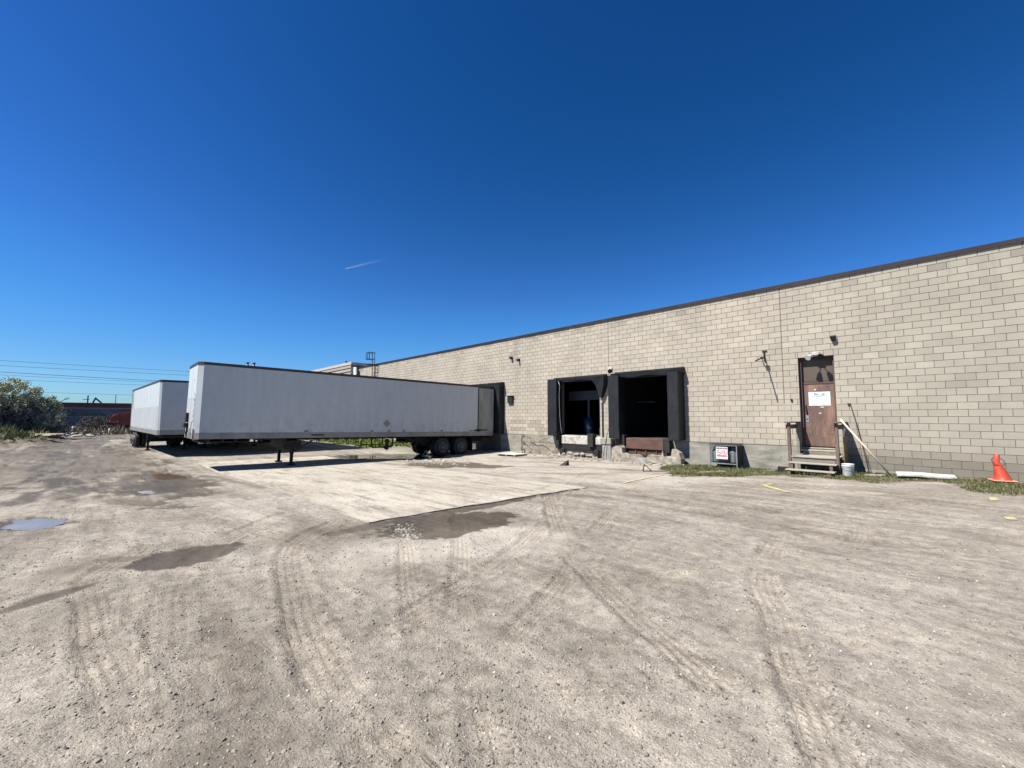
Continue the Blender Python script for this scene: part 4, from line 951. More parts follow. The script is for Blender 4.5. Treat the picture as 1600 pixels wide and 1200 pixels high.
# taller clad unit beyond
nb = empty('clad_building', (-70, 10, -.4)); tag(nb, 'taller unit with beige ribbed metal cladding beyond the block warehouse', 'building')
def npart(mb, name, mt):
    o = mb.build(name, mt, nb); o.matrix_parent_inverse = Matrix.Translation(-Vector(nb.location)); return o
mb = MB(); mb.box(-125, -40.75, -.55, 40, -1, 6.75); npart(mb, 'wall', mat('clad_side', (.12, .14, .18), .6, var=.05, bump=0))
mb = MB()
z = 3.2
while z < 6.5: mb.box(-125, -40.9, -.64, -.552, z, z+.26, .03); z += .34
npart(mb, 'cladding', M['beige_clad'])
mb = MB(); mb.box(-125, -40.72, -.68, -.5, 6.56, 6.83, .02); mb.box(-40.745, -40.70, -.5, 40, 6.55, 6.80); npart(mb, 'roof_trim', M['far_light'])
mb = MB(); mb.tube([(-40.5, -.35, 0), (-40.5, -.35, 6.3)], .16, 10); npart(mb, 'downpipe', M['white_paint'])
mb = MB(); mb.tube([(-53.5, 4, 6.7), (-53.5, 4, 8.5)], .14, 8); npart(mb, 'vent_pipe', M['dark_steel'])
mb = MB()
for dy in (0, 1.5): mb.tube([(-106, 4+dy*.8, 6.7), (-106, 4+dy*.8, 13.0)], .22, 10); mb.tube([(-106, 4+dy*.8, 13.0), (-106, 4+dy*.8, 13.2)], .34, 10)
npart(mb, 'exhaust_stack', mat('stack_blue', (.07, .12, .2), .5, bump=0))

# rubble at the docks
def rub(name, lst, mt, label, cat='rubble'):
    mb = MB()
    for (x, y, z, rx, ry, rz_) in lst: mb.rock((x, y, z), (rx, ry, rz_), 1, .42, rz=random.uniform(-.5, .5) or .1)
    return tag(mb.build(name, mt), label, cat, kind='stuff')
lst = []
for i in range(26):
    x = random.uniform(-18.0, -12.6); lst.append((x, -.05-random.random()**2*.28, gz(x, -.3)+.02, random.uniform(.06, .20), .08, random.uniform(.04, .13)))
for i in range(5):
    x = -14.9+i*.42; lst.append((x, -.06, -.30+random.uniform(-.03, .03), .20, .10, .10))
mb = MB()
for pts_ in (((-17.7, .52), (-17.3, .34), (-17.35, .18), (-16.9, .02), (-16.4, .05), (-15.9, -.2)), ((-16.7, .2), (-16.5, .34), (-16.1, .42), (-15.8, .55)), ((-17.9, .1), (-17.5, -.1), (-17.2, -.28))):
    for (ax, az_), (bx, bz) in zip(pts_[:-1], pts_[1:]): mb.bar((ax, -.006, az_), (bx, -.006, bz), .022, .012)
    part(mb, 'wall_crack', M['dark_hole']); mb = MB()
rub('broken_masonry', lst, M['rubble'], 'broken masonry and chipped stones along the foot of the dock wall')
lst = []
for i in range(60):
    x = random.uniform(-16.5, -8.2); y = -.5-random.random()**2*1.1
    lst.append((x, y, gz(x, y)+.02, random.uniform(.02, .09), .05, random.uniform(.02, .05)))
rub('litter', lst, M['rubble'], 'small white crumbs and litter below the docks', 'litter')
def chunk(outline, y0, y1, mt, label, name='concrete_block_stop'):
    mb = MB(); n = len(outline); v = [(x, y0+random.uniform(-.02, .02), z) for x, z in outline]+[(x+random.uniform(-.02, .02), y1, z) for x, z in outline]
    mb.add(v, [tuple(range(n)), tuple(reversed(range(n, 2*n)))]+[(i, n+i, n+(i+1) % n, (i+1) % n) for i in range(n)])
    return tag(mb.build(name, mt), label, 'concrete block')
chunk([(-11.62,-.46),(-10.25,-.42),(-10.1,-.30),(-10.12,-.14),(-10.35,-.05),(-10.8,-.08),(-11.0,.0),(-11.02,.22),(-11.12,.30),(-11.35,.28),(-11.55,.18)], -.62, -.3, M['rubble'], 'broken concrete wheel stop under the left half of the rusty leveller')
chunk([(-9.75,-.28),(-9.0,-.44),(-8.32,-.45),(-8.28,-.1),(-8.36,.14),(-8.66,.28),(-8.72,-.02),(-9.02,-.05),(-9.08,.2),(-9.16,-.04),(-9.7,-.02),(-9.82,-.12)], -.62, -.3, M['rubble'], 'broken concrete wheel stop with a raised horn beside the right dock pad')
chunk([(-10.15,-.45),(-9.55,-.50),(-9.75,-.25),(-9.9,-.14),(-10.1,-.16)], -.9, -.55, M['concrete'], 'small broken concrete lump between the two wheel stops')

# ---------------------------------------------------------------- steps at the door
st = empty('wooden_steps', (-3.7, -.8, -.2)); tag(st, 'weathered wooden steps with railings up to the brown door', 'steps')
def sp_(mb, name, mt, lab=None):
    o = mb.build(name, mt, st); o.matrix_parent_inverse = Matrix.Translation(-Vector(st.location))
    if lab: o['label'] = lab
    return o
def tread(x0, x1, y0, y1, z, t=.04):
    mb = MB(); mb.box(x0, x1, y0, y1, z-t, z, .006); sp_(mb, 'tread', M['wood_step'])
tread(-4.30, -3.02, -1.82, -1.55, -.04); tread(-4.28, -3.02, -1.52, -1.28, .16)
mb = MB()
for i in range(6): mb.box(-4.26, -3.05, -1.28+.2*i, -1.10+.2*i, .30, .34, .006)
sp_(mb, 'platform', M['wood_step'])
tread(-4.2, -3.2, -.30, -.05, .50)
mb = MB(); mb.box(-4.22, -3.09, -1.245, -1.215, .13, .297); sp_(mb, 'riser', M['wood_old'])
mb = MB(); mb.box(-4.15, -3.22, -.29, -.26, .345, .455); sp_(mb, 'riser', M['wood_old'])
for xx in (-4.20, -3.16):
    mb = MB(); mb.box(xx-.04, xx+.04, -1.80, -1.60, -.4, -.085); mb.box(xx-.04, xx+.04, -1.50, -1.3, -.4, .115); sp_(mb, 'stringer', M['wood_post'])
for xx, yy, w_, mt in ((-4.30, -1.22, .09, 'wood_post'), (-4.30, -.14, .20, 'wood_old'), (-3.03, -1.22, .09, 'wood_post'), (-3.03, -.12, .09, 'wood_old')):
    mb = MB(); mb.box(xx-.045, xx+.045, yy-w_/2, yy+w_/2, -.45, 1.395, .006); sp_(mb, 'post', M[mt])
for xx in (-4.31, -3.02):
    mb = MB(); mb.box(xx-.08, xx+.08, -1.36, -.02, 1.397, 1.435, .005); sp_(mb, 'handrail', M['wood_post'])
    mb = MB(); mb.box(xx-.058, xx-.046, -1.30, -.05, 1.20, 1.34); sp_(mb, 'rail_board', M['wood_post'])
mb = MB(); mb.box(-2.97, -2.955, -.72, -.06, -.25, 1.0, .003); sp_(mb, 'side_panel', M['wood_panel'])
mb = MB(); mb.box(-4.72, -4.35, -1.1, -1.0, -.42, -.05, .02); sp_(mb, 'footing', M['dark_steel'])

# pail
px_, py_ = -2.76, -1.42; pz = gz(px_, py_)
pl = empty('pail', (px_, py_, pz)); tag(pl, 'white plastic pail beside the wooden steps', 'pail')
mb = MB(); mb.lathe([(0, .0), (.125, 0), (.132, .02), (.147, .30), (.155, .31), (.155, .335), (.147, .337), (.147, .36), (.158, .362), (.158, .375), (.146, .376), (.138, .34), (.0, .335)], 0, 0, 0, n=32)
mb.build('bucket_body', M['plastic_white'], pl)
mb = MB(); mb.tube([(-.158*math.cos(t)-.0, -.16*math.sin(t)-.0, .335-.13*math.sin(t)) for t in [math.pi*k/14 for k in range(15)]], .004, 5); mb.build('handle', M['galv'], pl)
# pole leaning
mb = MB(); mb.tube([(-2.93, -1.15, 1.52), (-1.85, -.95, gz(-1.85, -.95)+.03)], .026, 10)
tag(mb.build('wooden_pole', M['wood_pale']), 'pale wooden pole leaning on the right handrail of the steps', 'pole')
mb = MB(); mb.tube([(-2.93, -.82, 1.28), (-2.90, -.85, 1.2), (-2.93, -.86, .98)], [.02, .03, .012], 8)
tag(mb.build('work_glove', M['plastic_white']), 'pale rag hanging below the right handrail', 'rag')
# white board on the grass
zb = gz(-1.1, -.9)+.10
mb = MB(); n = 14; top = []; bot = []
for i in range(n+1):
    t = i/n; top.append((-1.78+1.18*t, -.62+.30*t+random.uniform(-.012, .012), zb+.012*math.sin(t*5)+.02)); bot.append((-1.68+1.16*t, -1.34+.44*t+random.uniform(-.012, .012), zb+.01*math.sin(t*6)))
vs = top+bot+[(x, y, z-.04) for x, y, z in top]+[(x, y, z-.04) for x, y, z in bot]; k = n+1; fs = []
for i in range(n): fs += [(i, k+i, k+i+1, i+1), (2*k+i, 2*k+i+1, 3*k+i+1, 3*k+i), (k+i, 3*k+i, 3*k+i+1, k+i+1), (i, i+1, 2*k+i+1, 2*k+i)]
fs += [(0, 2*k, 3*k, k), (n, k+n, 3*k+n, 2*k+n)]
mb.add(vs, fs); tag(mb.build('white_board', M['white_paint']), 'flaking white board lying on the grass by the wall', 'board')
for i, (x0, y0, x1, y1, lb) in enumerate(((-2.45, -.95, -1.98, -.80, 'short white offcut lying behind the pail'),)):
    mb = MB(); z = gz(x0, y0)+.03; mb.bar((x0, y0, z), (x1, y1, z+.02), .10, .03); tag(mb.build('offcut', M['white_paint']), lb, 'offcut')

# traffic cone, torn, with a wire loop
cx_, cy_ = .30, -.42; cz_ = gz(cx_, cy_)+.03
co = empty('traffic_cone', (cx_, cy_, cz_), (0, 0, .3)); tag(co, 'battered orange traffic cone with a torn bent top on the grass', 'traffic cone')
mb = MB(); mb.box(-.22, .22, -.22, .22, 0, .03, .012); mb.build('base', M['orange_base'], co)
mb = MB(); N = 20; prof = [(.19, .03, 0), (.165, .06, 0), (.15, .12, -.01), (.125, .22, -.03), (.10, .33, -.055), (.078, .42, -.08), (.072, .46, -.085), (.07, .50, -.085), (.066, .58, -.08), (.055, .66, -.07), (.04, .685, -.065)]
o = 0
for r, h, dx in prof:
    for k in range(N):
        a_ = 2*math.pi*k/N; rr = r*(1+.06*math.sin(3*a_+h*9)); mb.v.append((dx+rr*math.cos(a_), rr*math.sin(a_), h))
for i in range(len(prof)-1):
    for k in range(N):
        a_ = 360*k/N
        if i in (6, 7) and (300 < a_ or a_ < 60): continue    # the tear
        if i == 5 and (330 < a_ or a_ < 20): continue
        mb.f.append((i*N+k, i*N+(k+1) % N, (i+1)*N+(k+1) % N, (i+1)*N+k)); mb.mi.append(0); mb.col.append(None); mb.sm.append(True)
mb.build('cone_body', M['orange'], co)
mb = MB(); mb.tube([(-.03+.15*math.cos(t), .06*math.sin(t), .50+.10*math.sin(t)) for t in [2*math.pi*k/30 for k in range(31)]], .007, 6)
o = mb.build('wire_loop', M['rubber']); tag(o, 'dark wire loop hung round the torn orange cone', 'wire loop'); o.location = (cx_-.03, cy_, cz_); o.rotation_euler = (0, 0, .75)

# gas cage with cylinders
ca = empty('gas_cage', (-6.66, -.32, gz(-6.7, -.4))); tag(ca, 'low galvanised mesh cage with a red and white warning sign against the wall', 'cage')
g0 = gz(-6.7, -.4)
def cp(mb, name, mt, lab=None):
    o = mb.build(name, mt, ca); o.matrix_parent_inverse = Matrix.Translation(-Vector(ca.location))
    if lab: o['label'] = lab
    return o
X0, X1, Y0, Y1, Z0, Z1 = -7.14, -6.16, -.62, -.08, -.17, .55
mb = MB()
for x in (X0, X1):
    for y in (Y0, Y1): mb.box(x-.018, x+.018, y-.018, y+.018, g0-.05 if y == Y0 else Z0, Z1, .003)
for z in (Z0+.02, Z1-.018):
    for y in (Y0, Y1): mb.box(X0+.019, X1-.019, y-.016, y+.016, z-.016, z+.016)
    for x in (X0, X1): mb.box(x-.016, x+.016, Y0+.019, Y1-.019, z-.016, z+.016)
for x in (X0, X1): mb.box(x-.04, x+.04, Y0-.05, Y0+.05, g0-.03, g0+.03)
cp(mb, 'frame', M['galv'])
mb = MB(); t_ = .0022
x = X0+.05
while x < X1-.03:
    mb.box(x-t_, x+t_, Y0-t_, Y0+t_, Z0+.03, Z1-.03); x += .05
z = Z0+.06
while z < Z1-.03: mb.box(X0+.02, X1-.02, Y0+.0024, Y0+.0066, z-t_, z+t_); z += .05
for xs_ in (X0, X1):
    y = Y0+.05
    while y < Y1-.03: mb.box(xs_-t_, xs_+t_, y-t_, y+t_, Z0+.03, Z1-.03); y += .05
cp(mb, 'mesh', M['dark_steel'])
mb = MB(); mb.box(X0+.02, X1-.02, Y0+.02, Y1-.02, Z0+.0365, Z0+.05); mb.box(X0+.02, X1-.02, Y1+.02, Y1+.03, Z0, Z1-.04); mb.box(X0-.03, X1+.03, Y0-.03, Y1+.03, Z1+.0025, Z1+.02)
mb.box(X1+.02, X1+.032, Y0+.02, Y1-.02, Z0, Z1-.04)
cp(mb, 'sheet', M['dark_steel'])
mb = MB(); SX, SZ0, SZ1 = -6.89, .02, .47; sw = .42
mb.box(SX, SX+sw, Y0-.03, Y0-.024, SZ0, SZ1)
ys_ = Y0-.0315
mb.m = 2
mb.quad((SX+.02, ys_, .385), (SX+sw-.02, ys_, .385), (SX+sw-.02, ys_, .44), (SX+.02, ys_, .44))
mb.m = 0; text_into(mb, 'CAUTION', SX+sw/2, ys_-.0015, .393, .05, 0, sw*.7, .01)
mb.m = 1; mb.quad((SX+.03, ys_, .105), (SX+sw-.03, ys_, .105), (SX+sw-.03, ys_, .16), (SX+.03, ys_, .16))
text_into(mb, 'NO SMOKING  NO PARKING', SX+sw/2, ys_-.0015, .118, .03, 0, sw*.78, .006)
text_into(mb, 'PROPANE', SX+.1, ys_, .06, .028, 1, .1)
for cxx, sy_ in ((SX+.115, 'cig'), (SX+.305, 'P')):
    N = 28
    for k in range(N):
        a0, a1 = 2*math.pi*k/N, 2*math.pi*(k+1)/N
        mb.m = 1; mb.quad(*[(cxx+r*math.cos(a), ys_-.002, .265+r*math.sin(a)) for r, a in ((.075, a0), (.09, a0), (.09, a1), (.075, a1))])
    mb.m = 1; mb.quad((cxx-.06, ys_-.003, .315), (cxx-.05, ys_-.003, .325), (cxx+.06, ys_-.003, .215), (cxx+.05, ys_-.003, .205))
    if sy_ == 'cig': mb.m = 2; mb.quad((cxx-.055, ys_-.001, .258), (cxx+.05, ys_-.001, .258), (cxx+.05, ys_-.001, .275), (cxx-.055, ys_-.001, .275))
    else: text_into(mb, 'P', cxx, ys_-.001, .225, .11, 2, .055, .02)
cp(mb, 'sign', [M['sign_white'], M['sign_red'], M['ink']], 'white sign with two red prohibition circles')
for i, (x, y, lb) in enumerate(((-7.0, -.34, 'leftmost gas cylinder inside the mesh cage'), (-6.68, -.30, 'middle gas cylinder behind the sign of the cage'), (-6.36, -.36, 'rightmost gas cylinder inside the mesh cage'))):
    if i == 0:
        cy = empty('gas_cylinder', (x, y, Z0+.052))
        mb = MB(); mb.lathe([(0, 0), (.14, 0), (.15, .03), (.15, .40), (.13, .46), (.05, .50), (.03, .51), (.0, .51)], 0, 0, 0, n=20); mb.build('tank', M['cyl'], cy)
        mb = MB(); mb.lathe([(.075, .47), (.078, .58), (.068, .58), (.066, .47)], 0, 0, 0, n=16); mb.build('collar', M['galv'], cy); c_ = cy
    else: c_ = copy_tree(cy); c_.location = (x, y, Z0+.052)
    tag(c_, lb, 'gas cylinder', 'gas cylinders in the mesh cage')

# drums within the dock
dr = None
for i, (x, y, lb) in enumerate(((-14.5, 1.6, 'dark blue drum just inside the left open dock, left of the pair'), (-13.3, 1.9, 'dark blue drum just inside the left open dock, right of the pair'))):
    if i == 0:
        dr = empty('drum', (x, y, .628)); mb = MB(); mb.lathe([(0, 0), (.28, 0), (.29, .02), (.285, .3), (.295, .32), (.285, .34), (.285, .58), (.295, .6), (.285, .62), (.29, .88), (0, .88)], 0, 0, 0, n=24); mb.build('barrel_body', M['drum'], dr); d_ = dr
    else: d_ = copy_tree(dr); d_.location = (x, y, .628)
    tag(d_, lb, 'drum', 'blue drums inside the dock')

# small things on the yard
z = gz(-17, -1.8)
pa = empty('pallet', (-17.0, -1.75, z), (0, 0, .12)); tag(pa, 'flat white pallet on the apron beside the docked trailer', 'pallet')
mb = MB()
for i in range(5): mb.box(-.62, .62, -.5+.205*i, -.5+.205*i+.185, .085, .105, .003)
mb.build('deck', M['white_paint'], pa)
for xx in (-.55, 0, .55):
    mb = MB(); mb.box(xx-.05, xx+.05, -.5, .5, .0, .084); mb.build('bearer', M['wood_old'], pa)
def tri_frame(x, y, rz, s, label):
    z = gz(x, y)+.015; mb = MB(); p_ = [Vector((0, 0, 0)), Vector((s, 0, .02)), Vector((s*.15, 0, s*.8))]
    ca_, sa_ = math.cos(rz), math.sin(rz); w_ = [(x+q_.x*ca_, y+q_.x*sa_, z+q_.z) for q_ in p_]
    for i in range(3): mb.bar(w_[i], w_[(i+1) % 3], .045, .02)
    return mb, z
mb, z = tri_frame(-8.15, -3.75, .8, .30, ''); mb.bar((-8.0, -3.6, z), (-7.55, -3.2, z+.02), .05, .02); mb.bar((-7.55, -3.2, z+.02), (-7.5, -3.1, z+.08), .04, .02)
tag(mb.build('metal_bracket', M['rust_plate']), 'rusty triangular steel bracket lying on the apron', 'bracket')
mb = MB(); x, y = -11.5, -3.95; z = gz(x, y); mb.add([(x-.2, y-.15, z), (x+.1, y+.12, z), (x+.08, y+.1, z+.24), (x-.05, y+.05, z+.02), (x+.02, y-.05, z+.0)], [(0, 4, 2), (4, 1, 2), (1, 3, 2), (3, 0, 2), (0, 3, 1, 4)])
tag(mb.build('scrap_wedge', M['dark_steel']), 'black wedge of scrap metal on the concrete apron', 'scrap')
for x, y, lb in ((-20.35, -4.95, 'small white triangular marker in front of the trailer wheels'),):
    z = gz(x, y)-.02; mb = MB()
    w_ = [(x-.16, y-.12, z+.04), (x+.16, y+.12, z+.04), (x, y, z+.36)]
    for i in range(3): mb.bar(w_[i], w_[(i+1) % 3], .055, .02)
    mb.bar((x-.1, y+.1, z+.01), (x+.1, y-.1, z+.01), .06, .03); tag(mb.build('warning_triangle', M['plastic_white']), lb, 'marker')
# painted marks
def paint(pts, label, mt='yellow', lift=.006, n=6):
    mb = MB(); a, b_, c, d = [np.array(q_, float) for q_ in pts]
    xs = []; V = []
    for i in range(n+1):
        t = i/n
        for p_, q_ in ((a, b_), (d, c)): r = p_+(q_-p_)*t; xs.append(r)
    xs = np.array(xs); zz = ground_fields(xs[:, 0], xs[:, 1])[0]+lift+.006
    V = [(x[0], x[1], z) for x, z in zip(xs, zz)]
    mb.add(V, [(2*i, 2*i+2, 2*i+3, 2*i+1) for i in range(n)])
    return tag(mb.build('painted_mark', M[mt]), label, 'painted mark', kind='structure')
paint([(-3.99,-5.17),(-3.10,-6.17),(-3.04,-6.06),(-3.90,-5.03)], 'faded yellow bay line in front of the steps')
paint([(-3.99,-5.15),(-3.86,-4.75),(-3.76,-4.78),(-3.88,-5.15)], 'short yellow stub of a bay line')
paint([(-3.45,-4.72),(-3.05,-4.86),(-3.05,-4.80),(-3.42,-4.66)], 'thin yellow dash near the steps')
paint([(-2.78,-4.55),(-2.62,-4.68),(-2.58,-4.6),(-2.72,-4.48)], 'small yellow dab near the steps')
paint([(.02,-3.66),(.13,-3.55),(.17,-4.14),(.05,-4.30)], 'yellow block mark by the grass at the right')
paint([(.17,-6.42),(.29,-6.32),(.32,-6.6),(.20,-6.70)], 'yellow dab on the gravel at the right edge')
paint([(-6.72,-7.25),(-7.13,-4.37),(-7.05,-4.36),(-6.62,-7.25)], 'faded cream line from the slab to the grass', 'cream_line')

# ---------------------------------------------------------------- trailers
def wheel(x, y, side, outer=True):
    rb = MB(); rb.smooth = True
    w_ = .28; x0 = x; s = side
    rb.lathe([(.30, 0), (.36, .005), (.47, .02), (.505, .05), (.51, .08), (.51, w_-.08), (.505, w_-.05), (.47, w_-.02), (.36, w_-.005), (.30, w_)], x0, y, .51, 'x', 32, s)
    return rb
def rimmb(x, y, side):
    r = MB(); r.lathe([(0, -.10), (.09, -.10), (.10, -.13), (.13, -.13), (.15, -.02), (.19, .0), (.24, -.01), (.27, -.06), (.30, -.10), (.31, -.0), (.305, .005)], x, y, .51, 'x', 28, -side)
    for k in range(8):
        a = 2*math.pi*k/8; r.tube([(x+side*.03, y+.16*math.cos(a), .51+.16*math.sin(a)), (x-side*.03, y+.16*math.cos(a), .51+.16*math.sin(a))], .014, 6)
    return r
AMB = mat('amber_lamp', (.12, .03, .02), .4)
RUST = mat('rust', (.30, .14, .06), .9, var=.4, scale=6)
def make_trailer(Lh=14.65, W=2.55, zb=1.10, H=2.93, wheels_at=11.1, legs_at=3.55, label='', detail=True, group=None):
    root = empty('semi_trailer'); tag(root, label, 'semi trailer', group)
    h = W/2; c = .17 if detail else .09; zr = zb+.24; zt = zb+H
    # body: near (nose) end at y=0, rear at y=Lh
    mb = MB(); poly = [(-h, c), (-h+c, 0), (h-c, 0), (h, c), (h, Lh-1.15), (-h, Lh-1.15)]
    mb.prism(poly, zr+.001, zt-.11)
    yy = 1.0
    k = 0
    while yy < Lh-1.3:
        for s in (-1, 1): mb.box(s*h-(.0025 if s > 0 else .003), s*h+(.003 if s > 0 else .0025), yy-.02, yy+.02, zr+.01, zt-.15)
        yy += 1.22
    body = mb.build('body', M['trailer'], root)
    mb = MB()
    if detail:
        mb.box(-h+.2, h-.2, -.008, -.001, zr+.05, zr+1.32); mb.box(-h+.2, h-.2, -.011, -.009, zr+1.30, zr+1.34)
        mb.box(-.006, .006, -.012, -.0085, zr+.05, zt-.2)
    else:
        mb.box(-h-.009, -h-.004, c+.25, Lh-.3, zr+.05, zr+1.25); mb.box(-h-.012, -h-.0095, Lh-3.2, Lh-3.0, zr+.25, zr+.75)
    mb.build('scuff_plate', M['scuff'], root)
    mb = MB(); g = .012
    for s in (-1, 1):
        a_ = (s*(h+.003), c+.01); b_ = (s*(h-c-.01), -.003)
    poly = [(-h-.012, c-.01), (-h+c-.01, -.014), (h-c+.01, -.014), (h+.012, c-.01), (h+.012, Lh), (-h-.012, Lh)]
    mb.prism(poly, zt-.108, zt)
    mb.build('top_rail', M['rail_dark'], root)
    mb = MB(); poly = [(-h-.008, c), (-h+c, -.010), (h-c, -.010), (h+.008, c), (h+.008, Lh-.02), (-h-.008, Lh-.02)]
    mb.prism(poly, zb, zr); mb.build('bottom_rail', M['rail_grey'], root)
    mb = MB(); mb.box(-h, h, Lh-1.148, Lh-.12, zr+.001, zt-.14); mb.box(-h-.006, h+.006, Lh-1.17, Lh-1.151, zr+.002, zt-.141); mb.box(-h-.01, h+.01, Lh-.119, Lh-.0, zr+.002, zt-.141)
    mb.build('rear_panel', M['weathered'], root, ) ['label'] = 'weathered grey green rear side panel'
    mb = MB(); mb.box(h+.012, h+.016, Lh-1.20, Lh-1.14, zr+.0, zt-.12); mb.build('door_seam', M['dark_steel'], root)
    if detail:
        mb = MB(); mb.bar((h+.03, Lh-1.5, zr+.06), (h+.03, Lh-.5, zr+.10), .05); mb.box(h+.016, h+.05, Lh-1.3, Lh-1.05, zr+.01, zr+.14); mb.build('door_latch', M['dark_steel'], root)
        mb = MB(); mb.box(h-c-.06, h-c+.02, -.018, -.0105, zb+.01, zr+.16, .003); mb.box(h-c+.03, h-.02, c*.02-.012, c-.02, zb-.03, zb-.004); mb.build('rusty_corner', RUST, root)
    # under frame
    mb = MB(); y = .5
    while y < Lh: mb.box(-h+.05, h-.05, y-.03, y+.03, zb-.10, zb-.002); y += .45
    for s in (-.5, .5): mb.box(s-.06, s+.06, Lh-5.4, Lh-.3, zb-.35, zb-.101)
    mb.box(-h+.25, h-.25, .25, 1.9, zb-.16, zb-.102); mb.tube([(0, .95, zb-.16), (0, .95, zb-.28)], .05, 10)
    mb.build('under_frame', M['dark_steel'], root)
    for s in (-1, 1):
        mb = MB(); x = s*(h-.36)
        mb.box(x-.07, x+.07, legs_at-.07, legs_at+.07, .42, zb-.103); lf = -.07 if detail else -.02; mb.box(x-.055, x+.055, legs_at-.055, legs_at+.055, .06+lf, .42); mb.box(x-.13, x+.13, legs_at-.13, legs_at+.13, lf, .06+lf, .01)
        mb.bar((x, legs_at+.05, .5), (x, legs_at+.85, zb-.12), .05); mb.bar((x-s*.1, legs_at, .62), (x-s*.85, legs_at, zb-.15), .05)
        mb.build('landing_leg', M['dark_steel'], root)
    mb = MB(); mb.box(-h+.36, h-.36, legs_at-.05, legs_at+.05, .50, .60); mb.box(-h+.3, h-.3, legs_at-.35, legs_at+.35, zb-.42, zb-.12)
    mb.build('leg_brace', M['dark_steel'], root)
    mb = MB()
    for s in (-1, 1):
        mb.bar((s*.5, wheels_at-.9, zb-.45), (s*.5, wheels_at+2.1, zb-.45), .12, .2); 
    for y in (wheels_at, wheels_at+1.24): mb.tube([(-h+.2, y, .51), (h-.2, y, .51)], .065, 10)
    mb.tube([(.3, wheels_at-1.1, .75), (.3, wheels_at-.4, .75)], .14, 12)
    mb.build('axle_bogie', M['dark_steel'], root)
    for y in (wheels_at, wheels_at+1.24):
        for s in (-1, 1):
            for inner in (0, 1):
                x = s*(h-.02-inner*.33)
                t = wheel(x, y, -s).build('wheel', M['rubber'], root)
                if not inner: rimmb(x-s*.02, y, s).build('rim', M['rim'], t)
    for s in (-1, 1):
        mb = MB(); mb.box(s*(h-.32)-.3, s*(h-.32)+.3, wheels_at+2.02, wheels_at+2.03, .25, zb-.02); mb.build('mudflap', M['rubber'], root)
    if detail:
        # spare carrier hanging below
        mb = MB(); x = h-.12; y0 = wheels_at-4.05
        mb.tube([(x, y0, zb), (x, y0, zb-.42), (x, y0+.05, zb-.50), (x, y0+1.05, zb-.50), (x, y0+1.12, zb-.42), (x, y0+1.12, zb)], .035, 7)
        mb.tube([(x-1.1, y0, zb), (x-1.1, y0, zb-.42), (x-1.1, y0+1.1, zb-.46), (x-1.1, y0+1.12, zb)], .03, 7); mb.box(x-.1, x+.05, y0+.75, y0+.90, zb-.62, zb-.1, .02); mb.bar((x, y0+.6, zb-.5), (x, y0+.82, zb-.64), .05)
        mb.bar((x, y0+1.12, zb-.3), (x-.2, y0+1.8, zb-.3), .03); mb.bar((x-.2, y0+1.8, zb-.1), (x-.2, y0+2.9, zb-.3), .03); mb.bar((x-.2, y0+1.8, zb-.3), (x-.2, y0+2.9, zb-.12), .03); mb.bar((x-.2, y0+1.7, zb-.3), (x-.2, y0+2.3, zb-.62), .03)
        mb.build('spare_carrier', M['dark_steel'], root)
        mb = MB(); s_ = .20; cy_, cz_ = wheels_at-3.35, zr+.42
        mb.add([(h+.006, cy_, cz_-s_), (h+.006, cy_+s_, cz_), (h+.006, cy_, cz_+s_), (h+.006, cy_-s_, cz_), (h, cy_, cz_-s_), (h, cy_+s_, cz_), (h, cy_, cz_+s_), (h, cy_-s_, cz_)], [(0, 1, 2, 3), (0, 4, 5, 1), (1, 5, 6, 2), (2, 6, 7, 3), (3, 7, 4, 0)])
        mb.build('placard', M['placard'], root)
        mb = MB()
        for yy in (3.9, wheels_at-4.2, wheels_at-3.3, wheels_at-2.5, wheels_at-.2, wheels_at+1.8):
            mb = MB(); mb.box(h+.006, h+.02, yy, yy+.16, zr+.03, zr+.075); mb.build('marker_lamp', AMB, root)
        mb = MB(); mb.box(h+.005, h+.008, 4.3, 4.62, zr+.17, zr+.25); mb.box(h+.005, h+.008, 4.2, 4.75, zb+.1, zb+.15); mb.build('data_plate', M['plastic_white'], root)
        mb = MB(); mb.box(-.55, -.25, -.10, -.012, zb+.62, zb+1.0, .01); mb.box(-.62, -.18, -.16, -.012, zb+.42, zb+.6, .02); mb.box(-.48, -.40, -.05, -.012, zb+.02, zb+.42)
        mb.tube([(-.3, -.08, zb+.5), (-.15, -.12, zb+.3), (-.1, -.06, zb+.05)], .015, 6)
        mb.build('connector_box', M['dark_steel'], root)
        mb = MB(); mb.box(.55, .62, -.02, -.0125, zb+.05, zb+.65); mb.box(.2, .26, -.02, -.0125, zb, zb+.4); mb.build('nose_bracket', M['rust_plate'], root)
        mb = MB()
        for i, ch in enumerate('H5L74N'): text_into(mb, ch, h-.30, -.020, zb+.62+.20*i, .16, 0, .12, .02)
        for i, ch in enumerate('84 51'): 
            if ch != ' ': text_into(mb, ch, h-.62, -.020, zb+1.75+.12*i, .09, 0, .07)
        mb.build('lettering', M['ink'], root)
    else:
        mb = MB(); mb.box(h-.5, h-.1, -.02, -.012, zb+.4, zb+.6); mb.build('data_plate', M['plastic_white'], root)
        mb = MB(); mb.box(h+.004, h+.02, 3.3, 3.42, zr+.55, zr+1.0); mb.build('side_latch', M['dark_steel'], root)
    return root
t1 = make_trailer(label='white semi trailer backed up to the left dock beside the open bays')
pitch = math.atan2(-.29, 14.65)
t1.location = (-21.28, -15.2, -.34); t1.rotation_euler = (pitch, 0, 0)
G = 'trailers parked side by side across the yard'
t2 = make_trailer(Lh=12.9, W=2.55, zb=1.12, H=2.85, wheels_at=10.2, legs_at=6.6, detail=False, label='white semi trailer parked crosswise at the far left, sunlit side toward the yard', group=G)
ang = math.atan2(-.62, -12.5)   # heading of the rear end
